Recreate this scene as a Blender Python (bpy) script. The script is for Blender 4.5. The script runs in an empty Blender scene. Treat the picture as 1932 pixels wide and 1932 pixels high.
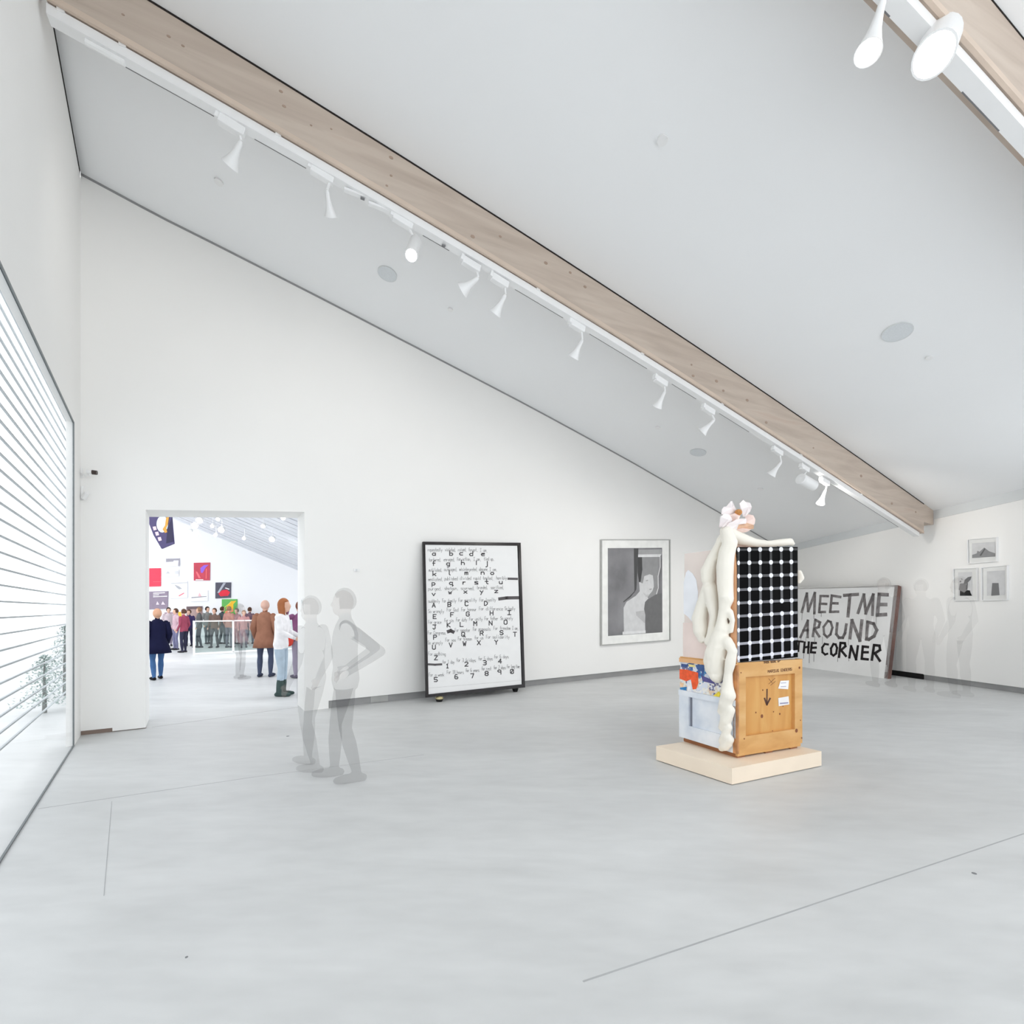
import bpy, bmesh, math, random
import numpy as np
from mathutils import Vector, Matrix
random.seed(7)
V = Vector
SC = bpy.context.scene
COL = SC.collection

# ------------------------------------------------------------------ camera, world, exposure
F, PX, HZ, CH = 900.0, 966.0, 1150.0, 1.55      # focal length (px), principal column, horizon row, eye height
cam_d = bpy.data.cameras.new('camera'); cam = bpy.data.objects.new('camera', cam_d); COL.objects.link(cam)
cam_d.sensor_width = 36.0; cam_d.sensor_fit = 'HORIZONTAL'
cam_d.lens = F / 1932 * 36.0
cam_d.shift_y = (HZ - 966) / 1932
cam_d.clip_start = 0.05; cam_d.clip_end = 400
cam.location = (0, 0, CH); cam.rotation_euler = (math.pi / 2, 0, 0)
SC.camera = cam

world = bpy.data.worlds.new('overcast_sky'); SC.world = world; world.use_nodes = True
wbg = world.node_tree.nodes['Background']
wbg.inputs[0].default_value = (0.93, 0.97, 1.0, 1); wbg.inputs[1].default_value = 1.85
SC.view_settings.view_transform = 'Standard'; SC.view_settings.look = 'None'
SC.view_settings.gamma = 1.0; SC.view_settings.use_curve_mapping = False
SC.view_settings.exposure = 0.12
SC.cycles.use_denoising = True
SC.cycles.max_bounces = 8; SC.cycles.diffuse_bounces = 7; SC.cycles.glossy_bounces = 2; SC.cycles.transparent_max_bounces = 12
SC.cycles.use_light_tree = False
SC.cycles.use_adaptive_sampling = True; SC.cycles.adaptive_threshold = 0.05
SC.cycles.caustics_reflective = False; SC.cycles.caustics_refractive = False
SC.cycles.sample_clamp_indirect = 6.0

# ------------------------------------------------------------------ pixel -> place helpers (planes of the real room)
def ray(px, py): return V(((px - PX) / F, 1.0, (HZ - py) / F))
CAMP = V((0, 0, CH))
def fl(px, py, z=0.0):                     # point of a horizontal plane at height z
    r = ray(px, py); return CAMP + r * ((z - CH) / r.z)
def hit(px, py, p0, n):                    # point of a plane
    r = ray(px, py); return CAMP + r * ((p0 - CAMP).dot(n) / r.dot(n))
def atY(px, py, Y): return CAMP + ray(px, py) * Y

# ------------------------------------------------------------------ materials
def s2l(c):
    def f(x):
        x /= 255.0
        return x / 12.92 if x <= 0.04045 else ((x + 0.055) / 1.055) ** 2.4
    return tuple(f(x) for x in c[:3]) + (1.0,)
MATS = {}
def mat(name, rgb, rough=0.6, spec=0.5, metal=0.0, var=0.04, scale=6.0, bump=0.0, emit=None, emit_s=0.0, alpha=1.0):
    if name in MATS: return MATS[name]
    m = bpy.data.materials.new(name); m.use_nodes = True; MATS[name] = m
    nt = m.node_tree; b = nt.nodes['Principled BSDF']
    b.inputs['Roughness'].default_value = rough; b.inputs['Metallic'].default_value = metal
    b.inputs['Specular IOR Level'].default_value = spec; b.inputs['Alpha'].default_value = alpha
    c = s2l(rgb)
    tc = nt.nodes.new('ShaderNodeTexCoord'); no = nt.nodes.new('ShaderNodeTexNoise')
    no.inputs['Scale'].default_value = scale; no.inputs['Detail'].default_value = 1
    nt.links.new(tc.outputs['Object'], no.inputs['Vector'])
    mp = nt.nodes.new('ShaderNodeMapRange')
    mp.inputs[1].default_value = 0.3; mp.inputs[2].default_value = 0.7
    mp.inputs[3].default_value = 1 - var; mp.inputs[4].default_value = 1 + var
    nt.links.new(no.outputs[0], mp.inputs[0])
    mx = nt.nodes.new('ShaderNodeVectorMath'); mx.operation = 'SCALE'; mx.inputs[0].default_value = c[:3]
    nt.links.new(mp.outputs[0], mx.inputs['Scale'])
    nt.links.new(mx.outputs[0], b.inputs['Base Color'])
    if bump:
        bp = nt.nodes.new('ShaderNodeBump'); bp.inputs['Strength'].default_value = bump; bp.inputs['Distance'].default_value = 0.01
        nt.links.new(no.outputs[0], bp.inputs['Height']); nt.links.new(bp.outputs[0], b.inputs['Normal'])
    if emit:
        b.inputs['Emission Color'].default_value = s2l(emit); b.inputs['Emission Strength'].default_value = emit_s
    return m

def ramp_mat(name, stops, scale, rough=0.6, detail=6, stretch=(1, 1, 1), distort=0.0, spec=0.3, bump=0.0, kind='noise'):
    if name in MATS: return MATS[name]
    m = bpy.data.materials.new(name); m.use_nodes = True; MATS[name] = m
    nt = m.node_tree; b = nt.nodes['Principled BSDF']
    b.inputs['Roughness'].default_value = rough; b.inputs['Specular IOR Level'].default_value = spec
    tc = nt.nodes.new('ShaderNodeTexCoord'); mp = nt.nodes.new('ShaderNodeMapping'); mp.inputs['Scale'].default_value = stretch
    nt.links.new(tc.outputs['Object'], mp.inputs[0])
    if kind == 'voronoi':
        no = nt.nodes.new('ShaderNodeTexVoronoi'); no.inputs['Scale'].default_value = scale
        wn = nt.nodes.new('ShaderNodeTexNoise'); wn.inputs['Scale'].default_value = scale * 1.4; wn.inputs['Detail'].default_value = 5
        nt.links.new(mp.outputs[0], wn.inputs['Vector'])
        ad = nt.nodes.new('ShaderNodeMixRGB'); ad.blend_type = 'ADD'; ad.inputs[0].default_value = 0.25
        nt.links.new(mp.outputs[0], ad.inputs[1]); nt.links.new(wn.outputs['Color'], ad.inputs[2])
        nt.links.new(ad.outputs[0], no.inputs['Vector'])
        sep = nt.nodes.new('ShaderNodeSeparateColor'); nt.links.new(no.outputs['Color'], sep.inputs[0]); out = sep.outputs[0]
    else:
        no = nt.nodes.new('ShaderNodeTexNoise'); no.inputs['Scale'].default_value = scale; no.inputs['Detail'].default_value = detail
        no.inputs['Distortion'].default_value = distort
        nt.links.new(mp.outputs[0], no.inputs['Vector']); out = no.outputs[0]
    r = nt.nodes.new('ShaderNodeValToRGB'); e = r.color_ramp.elements
    if kind == 'voronoi': r.color_ramp.interpolation = 'CONSTANT'
    while len(e) < len(stops): e.new(0.5)
    for el, (p, c) in zip(e, stops): el.position = p; el.color = s2l(c)
    nt.links.new(out, r.inputs[0]); nt.links.new(r.outputs[0], b.inputs['Base Color'])
    if bump:
        bp = nt.nodes.new('ShaderNodeBump'); bp.inputs['Strength'].default_value = bump; bp.inputs['Distance'].default_value = 0.01
        nt.links.new(out, bp.inputs['Height']); nt.links.new(bp.outputs[0], b.inputs['Normal'])
    return m

def glass_mat(name, tint=(255, 255, 255), refl=0.06):
    m = bpy.data.materials.new(name); m.use_nodes = True; nt = m.node_tree
    for n in list(nt.nodes): nt.nodes.remove(n)
    o = nt.nodes.new('ShaderNodeOutputMaterial'); t = nt.nodes.new('ShaderNodeBsdfTransparent'); g = nt.nodes.new('ShaderNodeBsdfGlossy')
    t.inputs[0].default_value = s2l(tint); g.inputs['Roughness'].default_value = 0.02
    mx = nt.nodes.new('ShaderNodeMixShader'); mx.inputs[0].default_value = refl
    nt.links.new(t.outputs[0], mx.inputs[1]); nt.links.new(g.outputs[0], mx.inputs[2])
    nt.links.new(mx.outputs[0], o.inputs[0]); return m

M_wall = mat('white_wall_paint', (242, 241, 239), 0.75, 0.25, var=0.006, scale=1.2)
M_wallw = mat('white_side_room_paint', (238, 238, 240), 0.75, 0.25, var=0.006, scale=1.2)
M_ceil = mat('white_ceiling_plaster', (242, 243, 244), 0.8, 0.2, var=0.006, scale=0.8)
M_trim = mat('pale_grey_trim', (216, 219, 220), 0.7, 0.2, var=0.01)
M_gap = mat('dark_shadow_gap', (46, 42, 40), 0.8, 0.1)
M_base = mat('grey_skirting', (150, 150, 150), 0.6, 0.3, var=0.08, scale=3)
M_basedark = mat('black_skirting', (22, 20, 21), 0.6, 0.3)
M_bronze = mat('brown_recess', (150, 132, 122), 0.7, 0.2, var=0.08)
M_white = mat('white_lacquer', (238, 238, 238), 0.35, 0.5, var=0.01)
M_slot = mat('grey_track_slot', (120, 120, 122), 0.5, 0.4)
M_grille = mat('pale_grey_grille', (218, 222, 225), 0.7, 0.2, var=0.03, scale=60)
M_black = mat('black_ink', (14, 13, 14), 0.5, 0.3, var=0.1, scale=40)
M_alum = mat('grey_window_frame', (110, 116, 118), 0.45, 0.5)
M_glass = glass_mat('clear_glass')
M_glassg = glass_mat('greenish_glass', (240, 248, 246))
M_lens = mat('lit_lamp_lens', (255, 255, 255), emit=(255, 252, 246), emit_s=30.0)
M_lens2 = mat('softly_lit_lamp_lens', (255, 255, 255), emit=(255, 252, 246), emit_s=3.0)
M_snow = mat('snow', (240, 243, 246), 0.9, 0.1, var=0.05, scale=2)

# glulam timber
M_beam = ramp_mat('glulam_pine', [(0.28, (180, 165, 152)), (0.46, (191, 176, 163)), (0.6, (199, 185, 172)), (0.75, (194, 175, 161))], 1.6, 0.6, 4, (0.5, 0.5, 5.0), 0.5)
# polished concrete
def concrete():
    m = bpy.data.materials.new('polished_concrete'); m.use_nodes = True; nt = m.node_tree; b = nt.nodes['Principled BSDF']
    tc = nt.nodes.new('ShaderNodeTexCoord')
    mp = nt.nodes.new('ShaderNodeMapping'); mp.inputs['Rotation'].default_value = (0, 0, 0.58); mp.inputs['Scale'].default_value = (0.45, 1.3, 1)
    n1 = nt.nodes.new('ShaderNodeTexNoise'); n1.inputs['Scale'].default_value = 0.9; n1.inputs['Detail'].default_value = 4; n1.inputs['Roughness'].default_value = 0.6; n1.inputs['Distortion'].default_value = 0.6
    n2 = nt.nodes.new('ShaderNodeTexNoise'); n2.inputs['Scale'].default_value = 7; n2.inputs['Detail'].default_value = 2
    nt.links.new(tc.outputs['Object'], mp.inputs[0]); nt.links.new(mp.outputs[0], n1.inputs['Vector']); nt.links.new(mp.outputs[0], n2.inputs['Vector'])
    mx = nt.nodes.new('ShaderNodeMixRGB'); mx.inputs[0].default_value = 0.25
    nt.links.new(n1.outputs[0], mx.inputs[1]); nt.links.new(n2.outputs[0], mx.inputs[2])
    r = nt.nodes.new('ShaderNodeValToRGB'); e = r.color_ramp.elements
    e[0].position = 0.32; e[0].color = s2l((192, 193, 193)); e[1].position = 0.68; e[1].color = s2l((214, 215, 215))
    nt.links.new(mx.outputs[0], r.inputs[0]); nt.links.new(r.outputs[0], b.inputs['Base Color'])
    rr = nt.nodes.new('ShaderNodeMapRange'); rr.inputs[1].default_value = 0.3; rr.inputs[2].default_value = 0.7; rr.inputs[3].default_value = 0.36; rr.inputs[4].default_value = 0.52
    nt.links.new(n1.outputs[0], rr.inputs[0]); nt.links.new(rr.outputs[0], b.inputs['Roughness'])
    b.inputs['Specular IOR Level'].default_value = 0.4
    return m
M_floor = concrete()

# ------------------------------------------------------------------ mesh helpers
class MB:
    def __init__(s): s.v = []; s.f = []; s.mi = []
    def add(s, vs, fs, mi=0):
        o = len(s.v); s.v += [tuple(x) for x in vs]; s.f += [tuple(i + o for i in f) for f in fs]; s.mi += [mi] * len(fs); return s
    def quad(s, a, b, c, d, mi=0): return s.add([a, b, c, d], [(0, 1, 2, 3)], mi)
    def hexa(s, q, e, mi=0):                      # quad q (4 pts) extruded by e (vector or 4 vectors)
        if isinstance(e, V): e = [e] * 4
        vs = list(q) + [q[i] + e[i] for i in range(4)]
        return s.add(vs, [(3, 2, 1, 0), (4, 5, 6, 7), (0, 1, 5, 4), (1, 2, 6, 5), (2, 3, 7, 6), (3, 0, 4, 7)], mi)
    def box(s, c, ax, ay, az, mi=0):              # centre and three half vectors
        return s.hexa([c - ax - ay - az, c + ax - ay - az, c + ax + ay - az, c - ax + ay - az], az * 2, mi)
    def prism(s, poly, e, mi=0):
        n = len(poly); vs = list(poly) + [p + e for p in poly]
        fs = [tuple(reversed(range(n))), tuple(range(n, 2 * n))] + [(i, (i + 1) % n, n + (i + 1) % n, n + i) for i in range(n)]
        return s.add(vs, fs, mi)
    def tube(s, pts, rad, n=10, mi=0, cap=True, flat=None):
        pts = [V(p) for p in pts]; k = len(pts)
        if not isinstance(rad, (list, tuple)): rad = [rad] * k
        t0 = (pts[1] - pts[0]).normalized()
        up = V((0, 0, 1)) if abs(t0.z) < 0.9 else V((1, 0, 0))
        vs = []; x = t0.cross(up).normalized()
        for i, p in enumerate(pts):
            t = (pts[min(i + 1, k - 1)] - pts[max(i - 1, 0)]).normalized()
            x = (x - t * x.dot(t)).normalized(); y = t.cross(x)
            for j in range(n):
                a = 2 * math.pi * j / n; vs.append(p + (x * math.cos(a) + y * math.sin(a)) * rad[i])
        fs = [(i * n + j, i * n + (j + 1) % n, (i + 1) * n + (j + 1) % n, (i + 1) * n + j) for i in range(k - 1) for j in range(n)]
        if cap: fs += [tuple(reversed(range(n))), tuple(range((k - 1) * n, k * n))]
        return s.add(vs, fs, mi)
    def ell(s, c, r, nu=12, nv=8, mi=0, rot=None):
        c = V(c); vs = []; fs = []
        for i in range(nv + 1):
            th = math.pi * i / nv
            for j in range(nu):
                ph = 2 * math.pi * j / nu
                p = V((r[0] * math.sin(th) * math.cos(ph), r[1] * math.sin(th) * math.sin(ph), r[2] * math.cos(th)))
                if rot: p = rot @ p
                vs.append(c + p)
        for i in range(nv):
            for j in range(nu):
                fs.append((i * nu + j, (i + 1) * nu + j, (i + 1) * nu + (j + 1) % nu, i * nu + (j + 1) % nu))
        return s.add(vs, fs, mi)
    def loft(s, secs, n=16, mi=0):                # secs: (centre, rx, ry) stacked in z, closed
        vs = []; k = len(secs)
        for c, rx, ry in secs:
            for j in range(n):
                a = 2 * math.pi * j / n; vs.append(V(c) + V((rx * math.cos(a), ry * math.sin(a), 0)))
        fs = [(i * n + j, i * n + (j + 1) % n, (i + 1) * n + (j + 1) % n, (i + 1) * n + j) for i in range(k - 1) for j in range(n)]
        fs += [tuple(reversed(range(n))), tuple(range((k - 1) * n, k * n))]
        return s.add(vs, fs, mi)
    def lathe(s, p, axis, prof, n=16, mi=0):      # prof: (distance along axis, radius)
        axis = axis.normalized(); up = V((0, 0, 1)) if abs(axis.z) < 0.9 else V((1, 0, 0))
        x = axis.cross(up).normalized(); y = axis.cross(x); vs = []; k = len(prof)
        for d, r in prof:
            for j in range(n):
                a = 2 * math.pi * j / n; vs.append(p + axis * d + (x * math.cos(a) + y * math.sin(a)) * r)
        fs = [(i * n + j, i * n + (j + 1) % n, (i + 1) * n + (j + 1) % n, (i + 1) * n + j) for i in range(k - 1) for j in range(n)]
        return s.add(vs, fs, mi)
    def disc(s, c, x, y, n=14, e=None, mi=0):
        poly = [c + x * math.cos(2 * math.pi * j / n) + y * math.sin(2 * math.pi * j / n) for j in range(n)]
        if e is None: return s.add(poly, [tuple(range(n))], mi)
        return s.prism(poly, e, mi)
    def build(s, name, mats, parent=None, smooth=False, origin=None, fixn=True):
        me = bpy.data.meshes.new(name); o0 = V(origin) if origin is not None else V((0, 0, 0))
        me.from_pydata([tuple(V(v) - o0) for v in s.v], [], s.f)
        if not isinstance(mats, (list, tuple)): mats = [mats]
        for m in mats: me.materials.append(m)
        for p, i in zip(me.polygons, s.mi): p.material_index = i; p.use_smooth = smooth
        if fixn:
            bm = bmesh.new(); bm.from_mesh(me); bmesh.ops.recalc_face_normals(bm, faces=bm.faces); bm.to_mesh(me); bm.free()
        o = bpy.data.objects.new(name, me); COL.objects.link(o)
        if parent is not None:
            o.parent = parent
            if origin is None: o.matrix_parent_inverse = Matrix.Translation(-parent.location)
            else: o.location = o0 - parent.location
        elif origin is not None: o.location = o0
        return o

def tag(o, label, cat, group=None):
    o['label'] = label; o['category'] = cat
    if group: o['group'] = group
    return o
def thing(name, loc, label, cat, group=None):
    o = bpy.data.objects.new(name, None); o.empty_display_size = 0.1; COL.objects.link(o); o.location = loc
    return tag(o, label, cat, group)
def struct(o): o['kind'] = 'structure'; return o

def remesh(mb, voxel, smooth=6):                 # one continuous closed surface out of overlapping volumes
    me = bpy.data.meshes.new('tmp'); me.from_pydata([tuple(v) for v in mb.v], [], mb.f)
    bm = bmesh.new(); bm.from_mesh(me); bmesh.ops.recalc_face_normals(bm, faces=bm.faces); bm.to_mesh(me); bm.free()
    o = bpy.data.objects.new('tmp', me); COL.objects.link(o)
    r = o.modifiers.new('r', 'REMESH'); r.mode = 'VOXEL'; r.voxel_size = voxel
    if smooth:
        q = o.modifiers.new('s', 'SMOOTH'); q.factor = 0.5; q.iterations = smooth
    dg = bpy.context.evaluated_depsgraph_get(); dg.update()
    out = bpy.data.meshes.new_from_object(o.evaluated_get(dg))
    bpy.data.objects.remove(o); bpy.data.meshes.remove(me)
    for p in out.polygons: p.use_smooth = True
    return out

def stroke(mb, pts, w, P, closed=False, round_caps=True):   # ribbon drawn in photo units, mapped by P(x, y) onto a surface
    for (x0, y0), (x1, y1) in zip(pts[:-1], pts[1:]):
        dx, dy = x1 - x0, y1 - y0; L = math.hypot(dx, dy) or 1e-6
        ex, ey = dx / L * w * 0.45, dy / L * w * 0.45; nx, ny = -dy / L * w / 2, dx / L * w / 2
        mb.quad(P(x0 - ex + nx, y0 - ey + ny), P(x1 + ex + nx, y1 + ey + ny), P(x1 + ex - nx, y1 + ey - ny), P(x0 - ex - nx, y0 - ey - ny))

# ================================================================== THE ROOM
L0 = fl(152, 1388); R0 = fl(1472, 1243)                  # feet of the back wall's two corners
BD = (R0 - L0).normalized(); BN = V((BD.y, -BD.x, 0))    # along the back wall; towards the room
if BN.y > 0: BN = -BN
LD = (fl(72, 1512) - fl(137, 1410)).normalized()         # left wall, from the corner towards the camera
LN = V((-LD.y, LD.x, 0))
if LN.x < 0: LN = -LN
RD = (fl(1860, 1299) - R0).normalized(); RN = V((-RD.y, RD.x, 0))
if RN.x > 0: RN = -RN
UP = V((0, 0, 1))
def bw(px, py, off=0.0): return hit(px, py, L0 + BN * off, BN)
def lw(px, py, off=0.0): return hit(px, py, L0 + LN * off, LN)
def rw(px, py, off=0.0): return hit(px, py, R0 + RN * off, RN)
def interp(xs, ys, x): return float(np.interp(x, xs, ys))

# back wall top edge
TOPX = [152, 300, 400, 604, 820, 1000, 1180, 1360, 1472]; TOPY = [326, 406, 456, 560, 672, 766, 864, 968, 1033]
NS = 24
wtop = []
for i in range(NS + 1):
    x = 152 + (1472 - 152) * i / NS
    p = bw(x, interp(TOPX, TOPY, x)); wtop.append(p)
# beam: vertical plane through these two places
QL = atY(280, 0, 4.12); QR = rw(1762, 964)
QD = V((QR.x - QL.x, QR.y - QL.y, 0)).normalized(); QN = V((QD.y, -QD.x, 0))
if QN.y > 0: QN = -QN
def bp(px, py, off=0.0): return hit(px, py, QL + QN * off, QN)
BTX = [280, 560, 609, 800, 987, 1140, 1325, 1580, 1762]; BTY = [0, 168, 200, 320, 440, 539, 660, 834, 964]
BBX = [88, 101, 187, 236, 439, 522, 800, 845, 1010, 1140, 1203, 1362, 1513, 1580, 1626, 1728, 1745]; BBY = [-3, 5, 53, 79, 197, 244, 409, 437, 537, 617.5, 657, 757, 855, 898, 929, 996, 1008]
def fit_line(X, Y, off=0.0):                              # smooth height over distance along the beam
    ss = []; zz = []
    for x in np.linspace(X[0], X[-1], 30):
        p = bp(x, interp(X, Y, x), off); ss.append((p - QL).dot(QD)); zz.append(p.z)
    return np.polyfit(ss, zz, 3)
CT = fit_line(BTX, BTY)
CB = fit_line(BBX, BBY)
# where the beam meets the left wall
den = QD.x * LN.x + QD.y * LN.y
s_left = ((L0 - QL).dot(LN)) / den
s_right = (QR - QL).dot(QD)
def bpt(s, z=None, off=0.0):
    p = QL + QD * s + QN * off; p.z = z if z is not None else 0; return p
def ztop(s):
    s_ = max(s, -0.2); return float(np.polyval(CT, s_)) + (s - s_) * float(np.polyval(np.polyder(CT), -0.2))
def zbot(s):
    s_ = max(s, -2.0); return float(np.polyval(CB, s_)) + (s - s_) * float(np.polyval(np.polyder(CB), -2.0))
qtop = [bpt(s_left + (s_right - s_left) * i / NS, ztop(s_left + (s_right - s_left) * i / NS)) for i in range(NS + 1)]
# ceiling: straight boards run from the back wall top over the beam and on past the camera
KS = [0.0, 0.5, 1.0, 1.6, 2.3, 3.2, 4.2]
cg = [[wtop[i] + (qtop[i] - wtop[i]) * k for i in range(NS + 1)] for k in KS]
mb = MB(); nn = NS + 1; nk = len(KS)
lowv = [p for row in cg for p in row]; upv = [p + UP * 0.25 for p in lowv]; ofs = len(lowv)
fs = []
for a in range(nk - 1):
    for i in range(NS):
        q = (a * nn + i, a * nn + i + 1, (a + 1) * nn + i + 1, (a + 1) * nn + i)
        fs += [q, tuple(ofs + j for j in reversed(q))]
rim = [(0, i) for i in range(nn)] + [(a, NS) for a in range(1, nk)] + [(nk - 1, i) for i in range(NS - 1, -1, -1)] + [(a, 0) for a in range(nk - 2, 0, -1)]
rim = [a * nn + i for a, i in rim]
for j in range(len(rim)):
    p, q = rim[j], rim[(j + 1) % len(rim)]; fs.append((p, q, q + ofs, p + ofs))
mb.add(lowv + upv, fs)
ceiling = struct(mb.build('ceiling', M_ceil, smooth=True))
es = ceiling.modifiers.new('edges', 'EDGE_SPLIT'); es.split_angle = math.radians(35)
CEILT = []
for a in range(len(KS) - 1):
    for i in range(NS):
        q = [cg[a][i], cg[a][i + 1], cg[a + 1][i + 1], cg[a + 1][i]]
        CEILT += [(q[0], q[1], q[2]), (q[0], q[2], q[3])]
from mathutils.geometry import intersect_ray_tri
def ceil_hit(org, d):
    best = None
    for t in CEILT:
        h = intersect_ray_tri(t[0], t[1], t[2], d, org, True)
        if h is not None and (best is None or (h - org).length < (best[0] - org).length):
            best = (h, (t[1] - t[0]).cross(t[2] - t[0]).normalized())
    return best
# floor
mb = MB()
fpoly = [(-22, -1.6), (10.6, -1.6), (10.6, 24), (-22, 24)]
mb.prism([V((x, y, -0.2)) for x, y in fpoly], UP * 0.2)
floor = struct(mb.build('floor', M_floor))
M_joint = mat('floor_joint_grey', (172, 173, 174), 0.7, 0.2)
def joint(p, q, w, name='expansion_joint', m=M_joint):
    d = (q - p).normalized(); n = V((-d.y, d.x, 0)) * w / 2
    MB().hexa([p - n, q - n, q + n, p + n], UP * 0.0012).build(name, m, floor)
joint(fl(72, 1526), fl(480, 1466), 0.006); joint(fl(480, 1466), fl(800, 1424), 0.004)
joint(fl(287, 1372), fl(563, 1334), 0.012, m=mat('threshold_seal', (172, 172, 172), 0.6))
joint(fl(1100, 1852), fl(1932, 1573), 0.008)
joint(fl(211, 1512), fl(196, 1690), 0.003)
for (x, y, r) in ((543, 1389, 0.018), (352, 1806, 0.006), (1838, 1648, 0.012)):
    p = fl(x, y); MB().disc(p, V((r, 0, 0)), V((0, r, 0)), 12, UP * 0.002).build('floor_socket', mat('socket_lid_grey', (120, 122, 124), 0.5), floor)

# back wall with its doorway
DL, DR = 275.0, 574.5
def bfoot(px):
    # wall foot under photo column px
    return bw(px, 1388 - 0.109848 * (px - 152))
dl, dr = bfoot(DL), bfoot(DR)
dlb, drb = fl(288.5, 1360), fl(562, 1330)
zdl, zdr = 2.85, 3.04
TH = -BN * 0.575
mb = MB()
def wcol(p0, p1, z0a, z0b, z1a, z1b):
    a, b = V((p0.x, p0.y, z0a)), V((p1.x, p1.y, z0b)); c, d = V((p1.x, p1.y, z1b)), V((p0.x, p0.y, z1a))
    mb.hexa([a, b, c, d], TH)
def stop(p): # wall top height at plan position p
    s = (p - L0).dot(BD); S = [(q - L0).dot(BD) for q in wtop]; return interp(S, [q.z for q in wtop], s) + 0.0
p212, p620 = bfoot(212), bfoot(620)
cuts = [L0, p212, dl]
def wrun(pa, pb, z0, n=1):
    for i in range(n):
        a = pa.lerp(pb, i / n); b = pa.lerp(pb, (i + 1) / n); wcol(a, b, z0, z0, stop(a), stop(b))
wrun(L0, p212, 0.055); wrun(p212, dl, 0.012)
for i in range(4):
    a = dl.lerp(dr, i / 4); b = dl.lerp(dr, (i + 1) / 4)
    wcol(a, b, zdl + (zdr - zdl) * i / 4, zdl + (zdr - zdl) * (i + 1) / 4, stop(a), stop(b))
wrun(dr, p620, 0.0); wrun(p620, R0 + BD * 0.6, 0.12, 16)
wall_back = struct(mb.build('wall_back', M_wall))
bev = wall_back.modifiers.new('weld', 'WELD'); bev.merge_threshold = 0.0005
# splayed reveals keep to the plan: skirting strips set back into the wall
mb = MB(); e = -BN * 0.05
def strip(pa, pb, z0, z1, m, name, par=None):
    o = MB(); a, b = pa - BN * 0.03, pb - BN * 0.03
    o.hexa([V((a.x, a.y, z0)), V((b.x, b.y, z0)), V((b.x, b.y, z1)), V((a.x, a.y, z1))], e)
    return o.build(name, m, par)
bb = struct(strip(p620, R0 + BD * 0.3, 0.0, 0.125, M_base, 'baseboard_back'))
strip(L0, p212, 0.0, 0.06, M_bronze, 'recessed_strip', bb); strip(p212, dl, 0.0, 0.014, M_bronze, 'recessed_strip', bb)
for xa, xb in ((700, 733), ):
    o = MB(); a, b = bfoot(xa) - BN * 0.022, bfoot(xb) - BN * 0.022
    o.hexa([V((a.x, a.y, 0.01)), V((b.x, b.y, 0.01)), V((b.x, b.y, 0.115)), V((a.x, a.y, 0.115))], -BN * 0.02).build('socket_cover', mat('skirting_cover', (168, 168, 166), 0.6), bb)
# narrow grey line under the ceiling on the back wall
o = MB()
for i in range(NS):
    a, b = wtop[i] + BN * 0.004, wtop[i + 1] + BN * 0.004
    o.hexa([a - UP * 0.03, b - UP * 0.03, b, a], -BN * 0.01)
struct(o.build('trim_1', mat('grey_ceiling_joint', (150, 150, 150), 0.7)))

# right wall
RE = R0 + RD * 7.6
o = MB()
rts = [R0 + RD * t for t in (0, 2, 4, 6, 7.6)]
s1 = (rw(1860, 939) - R0).dot(RD); z0r = rw(1472, 1033).z; z1r = rw(1860, 939).z
def rtop(t): return z0r + (z1r - z0r) * t / s1
for a, b, ta, tb in zip(rts[:-1], rts[1:], (0, 2, 4, 6), (2, 4, 6, 7.6)):
    o.hexa([V((a.x, a.y, 0.11)), V((b.x, b.y, 0.11)), V((b.x, b.y, rtop(tb) + 0.3)), V((a.x, a.y, rtop(ta) + 0.3))], -RN * 0.3)
wall_right = struct(o.build('wall_right', M_wall))
w2 = wall_right.modifiers.new('weld', 'WELD'); w2.merge_threshold = 0.0005
o = MB(); a, b = R0 - RN * 0.02, RE - RN * 0.02
o.hexa([V((a.x, a.y, 0)), V((b.x, b.y, 0)), V((b.x, b.y, 0.115)), V((a.x, a.y, 0.115))], -RN * 0.05)
br = struct(o.build('baseboard_right', M_base))
a, b = fl(1676, 1273) , fl(1744, 1284)
a = R0 + RD * ((rw(1640, 1266) - R0).dot(RD)) + RN * 0.012; b = R0 + RD * ((rw(1742, 1281) - R0).dot(RD)) + RN * 0.012
MB().hexa([V((a.x, a.y, 0)), V((b.x, b.y, 0)), V((b.x, b.y, 0.12)), V((a.x, a.y, 0.12))], -RN * 0.03).build('cable_cover', M_basedark, br)
# fascia between right wall and ceiling
o = MB(); hb = 0.17; hb2 = rw(1860, 939).z - rw(1860, 958).z
for ta, tb in ((0, 2), (2, 4), (4, 6), (6, 7.6)):
    a, b = R0 + RD * ta + RN * 0.02, R0 + RD * tb + RN * 0.02
    o.hexa([V((a.x, a.y, rtop(ta) - hb2)), V((b.x, b.y, rtop(tb) - hb2)), V((b.x, b.y, rtop(tb) + 0.02)), V((a.x, a.y, rtop(ta) + 0.02))], -RN * 0.02)
struct(o.build('trim_2', M_trim))

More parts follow.
